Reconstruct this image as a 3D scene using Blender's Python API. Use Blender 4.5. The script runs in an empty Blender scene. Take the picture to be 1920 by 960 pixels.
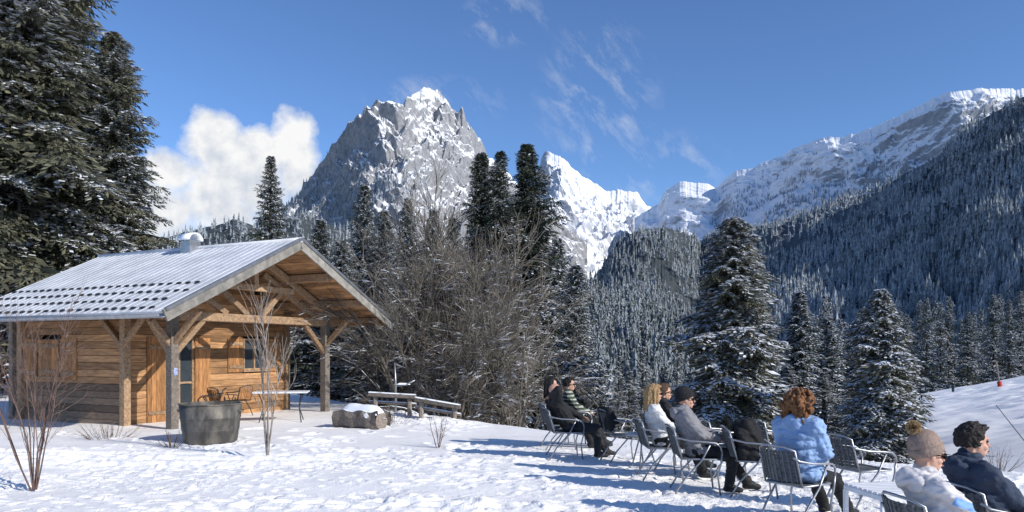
import bpy, math, random
import numpy as np
from mathutils import Vector, Matrix, Euler
R=math.radians; rnd=random.Random(7); rg=np.random.default_rng(11)
F=1390.; HX=960.; HY=655.; EYE=1.8
scene=bpy.context.scene; COL=scene.collection
def at(px,py,d): return Vector(((px-HX)/F*d,d,EYE+(HY-py)/F*d))
# ------------------------------------------------ noise
def hsh(ix,iy,s):
    n=(ix*374761393+iy*668265263+s*974634777)&0xffffffff
    n=((n^(n>>13))*1274126177)&0xffffffff
    return ((n^(n>>16))&0xffff)/65535.
def vn(x,y,s=0):
    x=np.asarray(x,float);y=np.asarray(y,float)
    ix=np.floor(x).astype(np.int64);iy=np.floor(y).astype(np.int64)
    fx=x-ix;fy=y-iy;fx=fx*fx*(3-2*fx);fy=fy*fy*(3-2*fy)
    a=hsh(ix,iy,s);b=hsh(ix+1,iy,s);c=hsh(ix,iy+1,s);d=hsh(ix+1,iy+1,s)
    return a+(b-a)*fx+(c-a)*fy+(a-b-c+d)*fx*fy
def fbm(x,y,o=4,s=0,g=.5):
    t=0;a=1;n=0
    for i in range(o):
        t=t+a*(vn(x*2**i,y*2**i,s+i*17)-.5);n+=a;a*=g
    return t/n*2
def ridged(x,y,o=4,s=0):
    t=0;a=1;n=0
    for i in range(o):
        t=t+a*(1-np.abs(2*vn(x*2**i,y*2**i,s+i*31)-1));n+=a;a*=.5
    return t/n
def sst(a,b,x):
    t=np.clip((x-a)/(b-a),0,1);return t*t*(3-2*t)
# ------------------------------------------------ mesh builder
class MB:
    def __init__(s): s.v=[];s.n=0;s.l=[];s.s=[];s.m=[];s.r=[]
    def add(s,V,Fc,mat=0,r=None):
        V=np.asarray(V,float).reshape(-1,3);Fc=np.asarray(Fc,dtype=np.int64)
        if Fc.ndim==1: Fc=Fc[None]
        nf,k=Fc.shape
        s.v.append(V);s.l.append((Fc+s.n).ravel());s.s.append(np.full(nf,k));s.m.append(np.full(nf,mat))
        s.r.append(np.full(nf,rnd.random()) if r is None else (np.asarray(r,float) if np.ndim(r) else np.full(nf,r)))
        s.n+=len(V);return s
    def box(s,c,sz,rot=None,mat=0,r=None):
        x,y,z=[q/2 for q in sz]
        V=np.array([(-x,-y,-z),(x,-y,-z),(x,y,-z),(-x,y,-z),(-x,-y,z),(x,-y,z),(x,y,z),(-x,y,z)])
        if rot is not None: V=V@np.array(rot).T
        return s.add(V+np.array(c),[(0,3,2,1),(4,5,6,7),(0,1,5,4),(1,2,6,5),(2,3,7,6),(3,0,4,7)],mat,r)
    def beam(s,a,b,w,h,mat=0,up=(0,0,1),r=None):
        a=Vector(a);b=Vector(b);d=(b-a);L=d.length;d.normalize();u=Vector(up)
        if abs(d.dot(u))>.98:u=Vector((1,0,0))
        x=d.cross(u).normalized();z=x.cross(d)
        M=np.array([[x[i],d[i],z[i]] for i in range(3)])
        return s.box((a+b)/2,(w,L,h),M,mat,r)
    def tube(s,pts,rad,n=6,mat=0,r=None,cap=True):
        pts=[Vector(p) for p in pts];K=len(pts)
        if not hasattr(rad,'__len__'): rad=[rad]*K
        V=[];prev=None
        for i,p in enumerate(pts):
            t=(pts[min(i+1,K-1)]-pts[max(i-1,0)]).normalized()
            if prev is None: x=t.orthogonal().normalized()
            else:
                x=prev-t*prev.dot(t);x=x.normalized() if x.length>1e-6 else t.orthogonal().normalized()
            prev=x;y=t.cross(x)
            for j in range(n):
                a=2*math.pi*j/n;V.append(p+(x*math.cos(a)+y*math.sin(a))*rad[i])
        Fc=[(i*n+j,i*n+(j+1)%n,(i+1)*n+(j+1)%n,(i+1)*n+j) for i in range(K-1) for j in range(n)]
        rr=rnd.random() if r is None else r
        n0=s.n;s.add([tuple(v) for v in V],Fc,mat,rr)
        if cap:
            s.n=n0
            s.add(np.zeros((0,3)),[tuple(range(n))[::-1]],mat,rr);s.add(np.zeros((0,3)),[tuple(range((K-1)*n,K*n))],mat,rr);s.n=n0+K*n
        return s
    def lathe(s,prof,n=16,c=(0,0,0),rot=None,mat=0,r=None):
        V=[];K=len(prof)
        for (rr,z) in prof:
            for j in range(n):
                a=2*math.pi*j/n;V.append((rr*math.cos(a),rr*math.sin(a),z))
        V=np.array(V)
        if rot is not None:V=V@np.array(rot).T
        Fc=[(i*n+j,i*n+(j+1)%n,(i+1)*n+(j+1)%n,(i+1)*n+j) for i in range(K-1) for j in range(n)]
        return s.add(V+np.array(c),Fc,mat,r)
    def ell(s,c,rad,rot=None,n=14,mat=0,r=None):
        K=max(6,n//2+1);prof=[(max(1e-4,math.sin(math.pi*i/K)),-math.cos(math.pi*i/K)) for i in range(K+1)]
        V=np.array([(q*math.cos(2*math.pi*j/n),q*math.sin(2*math.pi*j/n),z) for q,z in prof for j in range(n)])*np.array(rad)
        if rot is not None:V=V@np.array(rot).T
        Fc=[(i*n+j,i*n+(j+1)%n,(i+1)*n+(j+1)%n,(i+1)*n+j) for i in range(K) for j in range(n)]
        return s.add(V+np.array(c),Fc,mat,r)
    def cap(s,a,b,ra,rb,n=10,mat=0):
        a=Vector(a);b=Vector(b);d=b-a;L=d.length
        if L<1e-5:return s.ell(a,(ra,)*3)
        d.normalize();x=d.orthogonal().normalized();y=d.cross(x)
        M=np.array([[x[i],y[i],d[i]] for i in range(3)])
        pr=[(max(1e-4,ra*math.sin(t)),-ra*math.cos(t)) for t in np.linspace(0,math.pi/2,4)]
        pr+=[(max(1e-4,rb*math.cos(t)),L+rb*math.sin(t)) for t in np.linspace(0,math.pi/2,4)]
        return s.lathe(pr,n,a,M,mat)
    def join(s,o,M=None):
        V=np.concatenate(o.v)
        if M is not None:
            A=np.array(M);V=V@A[:3,:3].T+A[:3,3]
        s.v.append(V)
        for l in o.l:s.l.append(l+s.n)
        s.s+=o.s;s.m+=o.m;s.r+=o.r;s.n+=len(V);return s
    def build(s,name,mats,parent=None,smooth=False,bevel=0):
        me=bpy.data.meshes.new(name);V=np.concatenate(s.v);L=np.concatenate(s.l);S=np.concatenate(s.s)
        me.vertices.add(len(V));me.vertices.foreach_set('co',V.astype(np.float32).ravel())
        me.loops.add(len(L));me.loops.foreach_set('vertex_index',L.astype(np.int32))
        me.polygons.add(len(S));me.polygons.foreach_set('loop_start',np.concatenate([[0],np.cumsum(S)[:-1]]).astype(np.int32))
        if not isinstance(mats,(list,tuple)):mats=[mats]
        for m in mats:me.materials.append(m)
        me.polygons.foreach_set('material_index',np.concatenate(s.m).astype(np.int32))
        me.polygons.foreach_set('use_smooth',np.full(len(S),bool(smooth)))
        me.update(calc_edges=True)
        at_=me.attributes.new('rnd','FLOAT','FACE');at_.data.foreach_set('value',np.concatenate(s.r).astype(np.float32))
        o=bpy.data.objects.new(name,me);COL.objects.link(o)
        if parent:o.parent=parent
        if bevel:
            b=o.modifiers.new('bevel','BEVEL');b.width=bevel;b.segments=1;b.limit_method='ANGLE'
        return o
def tag(o,label=None,cat=None,group=None,kind=None):
    if label:o['label']=label
    if cat:o['category']=cat
    if group:o['group']=group
    if kind:o['kind']=kind
    return o
def empty(name,loc,rz=0,label=None,cat=None,group=None):
    o=bpy.data.objects.new(name,None);COL.objects.link(o);o.location=loc;o.rotation_euler=(0,0,rz);o.empty_display_size=.1
    return tag(o,label,cat,group)
def dup(root,loc,rz=0,scale=None,label=None,group=None):
    r=root.copy();COL.objects.link(r);r.location=loc;r.rotation_euler=(0,0,rz)
    if scale:r.scale=scale
    if label:r['label']=label
    if group:r['group']=group
    for ch in list(root.children):
        c=ch.copy();COL.objects.link(c);c.parent=r
        for g in list(ch.children):
            d=g.copy();COL.objects.link(d);d.parent=c
    return r
# ------------------------------------------------ materials
def newmat(name):
    m=bpy.data.materials.new(name);m.use_nodes=True;nt=m.node_tree;return m,nt,nt.nodes['Principled BSDF']
def link(nt,a,b):nt.links.new(a,b)
def mth(nt,op,a,b=None,c=None,clamp=False):
    n=nt.nodes.new('ShaderNodeMath');n.operation=op;n.use_clamp=clamp
    for i,q in enumerate((a,b,c)):
        if q is None:continue
        if isinstance(q,(int,float)):n.inputs[i].default_value=q
        else:nt.links.new(q,n.inputs[i])
    return n.outputs[0]
def mixc(nt,f,a,b,bt='MIX'):
    n=nt.nodes.new('ShaderNodeMixRGB');n.blend_type=bt
    for i,q in enumerate((f,a,b)):
        if isinstance(q,(int,float)):n.inputs[i].default_value=q
        elif isinstance(q,tuple):n.inputs[i].default_value=(*q[:3],1)
        else:nt.links.new(q,n.inputs[i])
    return n.outputs[0]
def noise(nt,vec,scale,detail=5,rough=.55):
    n=nt.nodes.new('ShaderNodeTexNoise');n.inputs['Scale'].default_value=scale;n.inputs['Detail'].default_value=detail;n.inputs['Roughness'].default_value=rough
    if vec is not None:nt.links.new(vec,n.inputs['Vector'])
    return n.outputs['Fac']
def ramp(nt,f,a,b):
    n=nt.nodes.new('ShaderNodeMapRange');n.inputs['From Min'].default_value=a;n.inputs['From Max'].default_value=b;n.clamp=True
    nt.links.new(f,n.inputs['Value']);return n.outputs['Result']
def pmat(name,c1,c2=None,scale=5,rough=.8,bump=0,bscale=40,stretch=(1,1,1),rv=0,metal=0,snow=None,lo=.35,hi=.65,world=False,bd=.02):
    m,nt,b=newmat(name);c2=c2 or tuple(q*.7 for q in c1)
    tc=nt.nodes.new('ShaderNodeTexCoord');mp=nt.nodes.new('ShaderNodeMapping');mp.inputs['Scale'].default_value=stretch
    if world:
        g=nt.nodes.new('ShaderNodeNewGeometry');link(nt,g.outputs['Position'],mp.inputs['Vector'])
    else: link(nt,tc.outputs['Object'],mp.inputs['Vector'])
    vec=mp.outputs['Vector'];f=ramp(nt,noise(nt,vec,scale),lo,hi);c=mixc(nt,f,c1,c2)
    if rv:
        a=nt.nodes.new('ShaderNodeAttribute');a.attribute_name='rnd'
        v=mth(nt,'MULTIPLY_ADD',a.outputs['Fac'],rv*2,1-rv)
        cb=nt.nodes.new('ShaderNodeCombineXYZ')
        for i in range(3):link(nt,v,cb.inputs[i])
        c=mixc(nt,1.,c,cb.outputs[0],'MULTIPLY')
    if snow:
        g=nt.nodes.new('ShaderNodeNewGeometry');s=nt.nodes.new('ShaderNodeSeparateXYZ');link(nt,g.outputs['Normal'],s.inputs[0])
        q=mth(nt,'ADD',s.outputs[2],mth(nt,'MULTIPLY',mth(nt,'SUBTRACT',noise(nt,g.outputs['Position'],snow[1]),.5),snow[2]))
        c=mixc(nt,ramp(nt,q,snow[0]-.06,snow[0]+.06),c,(.82,.85,.9))
    link(nt,c,b.inputs['Base Color']);b.inputs['Roughness'].default_value=rough;b.inputs['Metallic'].default_value=metal
    b.inputs['Specular IOR Level'].default_value=.3
    if bump:
        bn=nt.nodes.new('ShaderNodeBump');bn.inputs['Strength'].default_value=bump;bn.inputs['Distance'].default_value=bd
        link(nt,noise(nt,vec,bscale),bn.inputs['Height']);link(nt,bn.outputs[0],b.inputs['Normal'])
    return m
SNOW=(.80,.815,.85)
M={}
M['roofsnow']=pmat('roof_snow',(.68,.69,.72),(.46,.48,.51),1.6,.5,.5,30,(1,1,1),lo=.3,hi=.7)
M['wood']=pmat('larch_boards',(.45,.25,.115),(.18,.098,.05),2.5,.75,.4,9,(1,1,9),rv=.42,lo=.3,hi=.7)
M['woodv']=pmat('larch_vertical',(.44,.215,.085),(.23,.11,.045),4,.75,.4,9,(7,7,1),rv=.3)
M['beam']=pmat('timber_beam',(.40,.265,.155),(.21,.135,.085),6,.75,.4,12,(3,3,3),rv=.33)
M['greywood']=pmat('weathered_wood',(.25,.215,.18),(.13,.11,.095),8,.85,.5,14,(3,3,3),rv=.3)
M['fascia']=pmat('weathered_fascia',(.30,.28,.25),(.18,.17,.15),6,.8,.4,20,(1,1,1),rv=.15)
M['lowboard']=pmat('weathered_boards',(.28,.19,.125),(.15,.11,.08),5,.8,.4,9,(1,1,9),rv=.38)
M['snowwood']=pmat('snowy_wood',(.24,.2,.17),(.12,.10,.085),8,.85,.5,14,(3,3,3),rv=.3,snow=(.6,3,.9))
M['dark']=pmat('dark_interior',(.012,.012,.013),(.02,.02,.02))
M['glass']=pmat('window_glass',(.03,.04,.05),(.05,.06,.07),2,.08)
M['metal']=pmat('zinc_metal',(.42,.43,.45),(.3,.31,.33),6,.4,metal=.8)
M['galv']=pmat('old_galvanised',(.21,.19,.16),(.08,.075,.07),3.5,.6,.4,14,(1,1,.5),metal=.35,lo=.4,hi=.6)
M['darkmetal']=pmat('dark_metal',(.05,.06,.07),(.03,.035,.04),6,.5,metal=.4)
M['alu']=pmat('aluminium_tube',(.40,.41,.43),(.28,.29,.31),8,.4,metal=.8)
M['weave']=pmat('grey_weave',(.14,.145,.15),(.075,.08,.085),60,.6,.5,120,rv=.3)
M['white']=pmat('white_paint',(.75,.76,.78),(.65,.66,.68),6,.5)
M['bark']=pmat('bark',(.09,.07,.055),(.045,.035,.03),6,.9,.6,15,(3,3,1))
M['barksnow']=pmat('snowy_bark',(.165,.145,.12),(.08,.07,.06),3,.9,snow=(.58,2.5,1.0),rv=.35)
M['redbark']=pmat('reddish_bark',(.17,.11,.09),(.09,.06,.05),9,.8,snow=(.7,9,1.0),rv=.2)
M['birch']=pmat('young_birch_bark',(.32,.29,.26),(.15,.12,.10),9,.8,snow=(.75,9,.8),rv=.2)
M['straw']=pmat('dry_grass',(.2,.14,.09),(.1,.07,.05),9,.9,rv=.3)
M['psnow']=pmat('piled_snow',(.86,.88,.92),(.8,.83,.88),6,.6,.3,30)
def needle(name,c1,c2,rv=.45):return pmat(name,c1,c2,1.2,.85,rv=rv)
M['needle']=needle('needles_dark',(.065,.075,.055),(.035,.044,.034))
M['needleG']=needle('needles_olive',(.125,.12,.078),(.06,.066,.044))
M['needleD']=needle('needles_darkest',(.045,.055,.036),(.022,.03,.02))
M['frost']=pmat('branch_snow',(.8,.83,.88),(.5,.53,.59),3,.7)
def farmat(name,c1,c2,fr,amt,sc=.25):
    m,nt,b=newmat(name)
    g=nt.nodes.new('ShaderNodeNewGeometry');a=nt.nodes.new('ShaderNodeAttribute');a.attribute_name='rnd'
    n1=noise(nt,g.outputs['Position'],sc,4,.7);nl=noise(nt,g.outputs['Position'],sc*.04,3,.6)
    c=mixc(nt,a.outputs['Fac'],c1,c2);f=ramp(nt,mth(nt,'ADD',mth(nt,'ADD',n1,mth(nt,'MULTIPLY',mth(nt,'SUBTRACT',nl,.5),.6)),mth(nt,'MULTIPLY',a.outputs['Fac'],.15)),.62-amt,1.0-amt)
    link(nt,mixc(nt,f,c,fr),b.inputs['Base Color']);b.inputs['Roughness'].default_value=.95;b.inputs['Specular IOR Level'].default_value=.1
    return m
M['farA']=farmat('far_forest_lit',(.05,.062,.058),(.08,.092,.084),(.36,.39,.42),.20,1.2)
M['farB']=farmat('far_forest_shade',(.105,.122,.128),(.145,.162,.168),(.38,.42,.46),.26)  # bluish base carries distance haze, lightened for skylight alone
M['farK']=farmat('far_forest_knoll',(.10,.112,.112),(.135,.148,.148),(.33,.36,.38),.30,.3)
M['farC']=farmat('far_forest_high',(.12,.135,.15),(.17,.185,.20),(.42,.46,.52),.24)  # aerial haze put into the cool base colours
def rockmat(name,thr,scale,rock=(.2,.2,.21),rock2=(.1,.105,.115),amp=.5,sc=SNOW,asp=0,st=(1,1,1),soft=.08):
    m,nt,b=newmat(name);g=nt.nodes.new('ShaderNodeNewGeometry');s=nt.nodes.new('ShaderNodeSeparateXYZ');link(nt,g.outputs['Normal'],s.inputs[0])
    mp=nt.nodes.new('ShaderNodeMapping');mp.inputs['Scale'].default_value=st;mp.inputs['Rotation'].default_value=(0,R(25),0);link(nt,g.outputs['Position'],mp.inputs[0]);P=mp.outputs[0]
    n1=noise(nt,P,scale,9,.72);n2=noise(nt,P,scale*5,6,.7);n3=noise(nt,P,scale*.25,3,.6)
    q=mth(nt,'ADD',s.outputs[2],mth(nt,'MULTIPLY',mth(nt,'SUBTRACT',n1,.5),amp));q=mth(nt,'ADD',q,mth(nt,'MULTIPLY',mth(nt,'SUBTRACT',n2,.5),amp*1.1));q=mth(nt,'ADD',q,mth(nt,'MULTIPLY',mth(nt,'SUBTRACT',n3,.5),amp*1.2))
    if asp:q=mth(nt,'ADD',q,mth(nt,'MULTIPLY',s.outputs[0],asp))
    f=ramp(nt,q,thr-soft,thr+soft);rk=mixc(nt,ramp(nt,n2,.35,.65),rock,rock2)
    link(nt,mixc(nt,f,rk,sc),b.inputs['Base Color']);b.inputs['Roughness'].default_value=.85;b.inputs['Specular IOR Level'].default_value=.1
    bn=nt.nodes.new('ShaderNodeBump');bn.inputs['Strength'].default_value=.5;bn.inputs['Distance'].default_value=.08/scale
    link(nt,n1,bn.inputs['Height']);link(nt,bn.outputs[0],b.inputs['Normal']);return m
# ------------------------------------------------ world, sun, camera
SAZ=R(-32);SEL=R(30)
sd=Vector((math.cos(SAZ)*math.cos(SEL),math.sin(SAZ)*math.cos(SEL),math.sin(SEL)))
w=bpy.data.worlds.new('World');scene.world=w;w.use_nodes=True;nt=w.node_tree;nt.nodes.clear()
out=nt.nodes.new('ShaderNodeOutputWorld');bg=nt.nodes.new('ShaderNodeBackground');sky=nt.nodes.new('ShaderNodeTexSky')
sky.sky_type='NISHITA';sky.sun_disc=False;sky.sun_elevation=SEL;sky.sun_rotation=math.pi/2-SAZ;sky.altitude=1500;sky.air_density=1.0;sky.dust_density=.4;sky.ozone_density=2.0
link(nt,mixc(nt,1.,sky.outputs[0],(.74,.94,1.21),'MULTIPLY'),bg.inputs[0]);bg.inputs[1].default_value=.138
tc=nt.nodes.new('ShaderNodeTexCoord');sp=nt.nodes.new('ShaderNodeSeparateXYZ');link(nt,tc.outputs['Generated'],sp.inputs[0])
yy=mth(nt,'MAXIMUM',sp.outputs[1],.05);U=mth(nt,'DIVIDE',sp.outputs[0],yy);W=mth(nt,'DIVIDE',sp.outputs[2],yy)
cb=nt.nodes.new('ShaderNodeCombineXYZ');link(nt,U,cb.inputs[0]);link(nt,W,cb.inputs[1]);P=cb.outputs[0]
na=noise(nt,P,17,12,.64);nb_=noise(nt,P,9,4,.5);nc=noise(nt,P,11,3,.5)
Ud=mth(nt,'ADD',U,mth(nt,'MULTIPLY',mth(nt,'SUBTRACT',nb_,.5),.05));Wd=mth(nt,'ADD',W,mth(nt,'MULTIPLY',mth(nt,'SUBTRACT',nc,.5),.05))
def blob(px,py,rx,ry,Uq=Ud,Wq=Wd):
    a=mth(nt,'DIVIDE',mth(nt,'SUBTRACT',Uq,(px-HX)/F),rx/F);b=mth(nt,'DIVIDE',mth(nt,'SUBTRACT',Wq,(HY-py)/F),ry/F)
    return mth(nt,'SUBTRACT',1.,mth(nt,'ADD',mth(nt,'MULTIPLY',a,a),mth(nt,'MULTIPLY',b,b)))
mm=None
for bl in [(400,262,70,72),(455,310,120,85),(545,272,50,68),(430,375,190,105),(330,330,72,52),(290,405,120,75),(560,320,48,72),(485,280,60,45)]:
    q=blob(*bl);mm=q if mm is None else mth(nt,'MAXIMUM',mm,q)
mm=mth(nt,'ADD',mm,mth(nt,'MULTIPLY',mth(nt,'SUBTRACT',na,.5),1.9))
soft=mth(nt,'MULTIPLY_ADD',ramp(nt,W,.17,.32),-.40,.90)
sm_=nt.nodes.new('ShaderNodeMapRange');sm_.clamp=True;link(nt,mm,sm_.inputs['Value']);sm_.inputs['From Min'].default_value=-.12;link(nt,soft,sm_.inputs['From Max'])
ca=sm_.outputs['Result']
cb2=nt.nodes.new('ShaderNodeCombineXYZ');link(nt,mth(nt,'ADD',U,.010),cb2.inputs[0]);link(nt,mth(nt,'ADD',W,.016),cb2.inputs[1])
n0=noise(nt,P,13,6,.55);n1_=noise(nt,cb2.outputs[0],13,6,.55)
shd=mth(nt,'SUBTRACT',n0,n1_)
br=mth(nt,'ADD',mth(nt,'MULTIPLY',shd,3.2),mth(nt,'MULTIPLY_ADD',ramp(nt,W,.14,.30),.20,.66),None,True)  # cloud light from upper right painted in: brighter tops, greyer undersides
ccol=mixc(nt,br,(.50,.58,.72),(1.0,1.0,1.0))
mp=nt.nodes.new('ShaderNodeMapping');mp.vector_type='TEXTURE';mp.inputs['Rotation'].default_value=(0,0,R(-50));mp.inputs['Scale'].default_value=(1/4.2,1/9,1);link(nt,P,mp.inputs['Vector'])
dw=nt.nodes.new('ShaderNodeTexNoise');dw.inputs['Scale'].default_value=2.9;dw.inputs['Detail'].default_value=12;dw.inputs['Roughness'].default_value=.7;dw.inputs['Distortion'].default_value=.2;link(nt,mp.outputs[0],dw.inputs['Vector']);nw=dw.outputs['Fac']
wm=mth(nt,'MAXIMUM',mth(nt,'MAXIMUM',blob(1120,190,130,180,U,W),blob(945,35,95,60,U,W)),mth(nt,'MAXIMUM',blob(1240,310,140,80,U,W),blob(820,190,150,55,U,W)))
wa=mth(nt,'MULTIPLY',mth(nt,'MULTIPLY',ramp(nt,nw,.49,.82),ramp(nt,wm,0,.8)),.5)
fa=mth(nt,'MAXIMUM',ca,wa);fa=mth(nt,'MULTIPLY',fa,mth(nt,'GREATER_THAN',sp.outputs[1],.06))
bg2=nt.nodes.new('ShaderNodeBackground');link(nt,ccol,bg2.inputs[0]);bg2.inputs[1].default_value=.95
mx=nt.nodes.new('ShaderNodeMixShader');link(nt,fa,mx.inputs[0]);link(nt,bg.outputs[0],mx.inputs[1]);link(nt,bg2.outputs[0],mx.inputs[2]);link(nt,mx.outputs[0],out.inputs[0])
sl=bpy.data.lights.new('Sun','SUN');sl.energy=5.0;sl.angle=R(.5);sl.color=(1,.95,.86);so=bpy.data.objects.new('Sun',sl);COL.objects.link(so)
so.rotation_euler=(-sd).to_track_quat('-Z','Y').to_euler()
cam=bpy.data.cameras.new('Camera');co=bpy.data.objects.new('Camera',cam);COL.objects.link(co);scene.camera=co
co.location=(0,0,EYE);co.rotation_euler=(R(90),0,0);cam.lens=F/1920*36;cam.sensor_width=36;cam.shift_y=(HY-480)/1920;cam.clip_end=30000;cam.clip_start=.1
scene.view_settings.view_transform='Standard';scene.view_settings.look='None'
# ------------------------------------------------ ground
def edge(x):
    return np.where(x>-1.2,18.5-(x+1.2)*1.02,18.5+(-1.2-x)*1.5)
def gz(x,y):
    x=np.asarray(x,float);y=np.asarray(y,float)
    s=y-np.clip(edge(x),6,60);sp_=np.where(s>0,np.sqrt(s*s+1)-1,0)
    zd=-.42*np.minimum(sp_,90)
    q=x-.53*y
    zr=-1.3-.03*(y-20)+.18*np.clip(q,-10,30);zr=np.where(y>72,zr-.35*(y-72),zr);zr=np.maximum(zr,-40)
    zr=zr*sst(0,8,s)
    k=sst(-9,1,q)
    return zd*(1-k)+zr*k
def g1(x,y):return float(gz(np.array([x]),np.array([y]))[0])
xs=np.concatenate([[-6000,-2000,-800,-300,-150,-90],np.arange(-60,-13,1.),np.arange(-13,9,.033),np.arange(9,52,.22),[54,58,62,70,90,130,200,400,1000,2500,6000]])
ys=np.concatenate([[-3000,-500,-60,-20,-5,2,5],np.arange(6.5,18,.034),np.arange(18,76,.22),np.arange(77,110,1.2),[120,140,200,400,1000,3000,8000]])
X,Y=np.meshgrid(xs,ys);Z=gz(X,Y)
near=sst(24,16,Y);tr=sst(14.5,11.0,Y+fbm(X*.4,Y*.4,2,5)*2)
Z=Z+fbm(X*.35,Y*.5,3,1)*.06*near
Z=Z+fbm(X*1.3,Y*1.3,3,2)*.014*near
patch=sst(.35,.65,vn(X*.5,Y*.7,77))*.75+.25
Z=Z+(ridged(X*6,Y*7,3,3)-.5)*.012*tr*patch+np.maximum(0,fbm(X*13,Y*13,2,4)-.22)*.055*tr*patch
Z=Z+fbm(X*.12,Y*.12,3,8)*.18*sst(20,35,Y)*sst(120,80,Y)
q_=X-.53*Y;rs=sst(-3,2,q_)*sst(16,24,Y)*sst(76,62,Y)
Z=Z+rs*(.11*np.abs(np.sin(Y*.42-X*.16+1.6*fbm(X*.1,Y*.1,2,61)))**.6+.16*fbm(X*.5,Y*.5,3,62)+.07*fbm(X*1.6,Y*1.6,2,63))
for (mx_,my_,rr,hh) in [(-.45,8.7,.4,.08),(.3,8.55,.3,.06),(-1.2,8.9,.4,.05),(-2.9,18.8,1.2,.16),(-1.6,17.5,1.0,.1)]:
    dd=((X-mx_)**2+(Y-my_)**2)/rr**2;Z=Z+hh*np.exp(-dd*1.5)*(1+.7*fbm(X*9,Y*9,2,9))
def dent(x,y,a,l,wd,dep):
    i0,i1=np.searchsorted(xs,[x-.5,x+.5]);j0,j1=np.searchsorted(ys,[y-.5,y+.5])
    if i1<=i0 or j1<=j0:return
    xx=X[j0:j1,i0:i1]-x;yq=Y[j0:j1,i0:i1]-y
    u=xx*math.cos(a)+yq*math.sin(a);v=-xx*math.sin(a)+yq*math.cos(a)
    d=(u/l)**2+(v/wd)**2
    Z[j0:j1,i0:i1]+=-dep*np.exp(-d**1.5)+dep*.4*np.exp(-((np.sqrt(d)-1.5)**2)*6)
for k in range(26):
    x0=rnd.uniform(-9,5);y0=rnd.uniform(7.5,13);a=rnd.uniform(-.5,.5)+rnd.choice([0,math.pi]);
    for i in range(26):
        a+=rnd.uniform(-.08,.08);x0+=.36*math.cos(a);y0+=.36*math.sin(a)*.6;sd_=(i%2*2-1)*.12
        dent(x0-sd_*math.sin(a),y0+sd_*math.cos(a),a+rnd.uniform(-.2,.2),.13,.055,.04)
for k in range(1000):
    x0=rnd.uniform(-9,8);y0=8+6*rnd.random()**1.3
    dent(x0,y0,rnd.uniform(0,3.1),rnd.uniform(.05,.10),rnd.uniform(.03,.055),rnd.uniform(.012,.034))
for k in range(60): dent(rnd.uniform(-6,0),rnd.uniform(13,17),rnd.uniform(0,3),.14,.08,.04)
for (yc,sl_) in [(12.0,.02),(11.45,.03),(12.7,-.03)]:
    cy=yc+sl_*(X+8)+.1*np.sin(X*.7);d=(Y-cy);m_=sst(-2,-4,X)
    Z+=m_*(-.045*np.exp(-(d/.09)**2)+.03*np.exp(-((np.abs(d)-.2)/.08)**2))*(.7+.6*vn(X*8,Y*8,6))
ny,nx=X.shape;idx=np.arange(nx*ny).reshape(ny,nx)
mb=MB();mb.add(np.stack([X,Y,Z],-1).reshape(-1,3),np.stack([idx[:-1,:-1],idx[:-1,1:],idx[1:,1:],idx[1:,:-1]],-1).reshape(-1,4),0,.5)
sm=pmat('ground_snow',(.94,.92,.90),(.88,.865,.86),2.5,.55,.6,40,world=True,bd=.03)
g=mb.build('ground',sm,smooth=True);tag(g,kind='structure')
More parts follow.
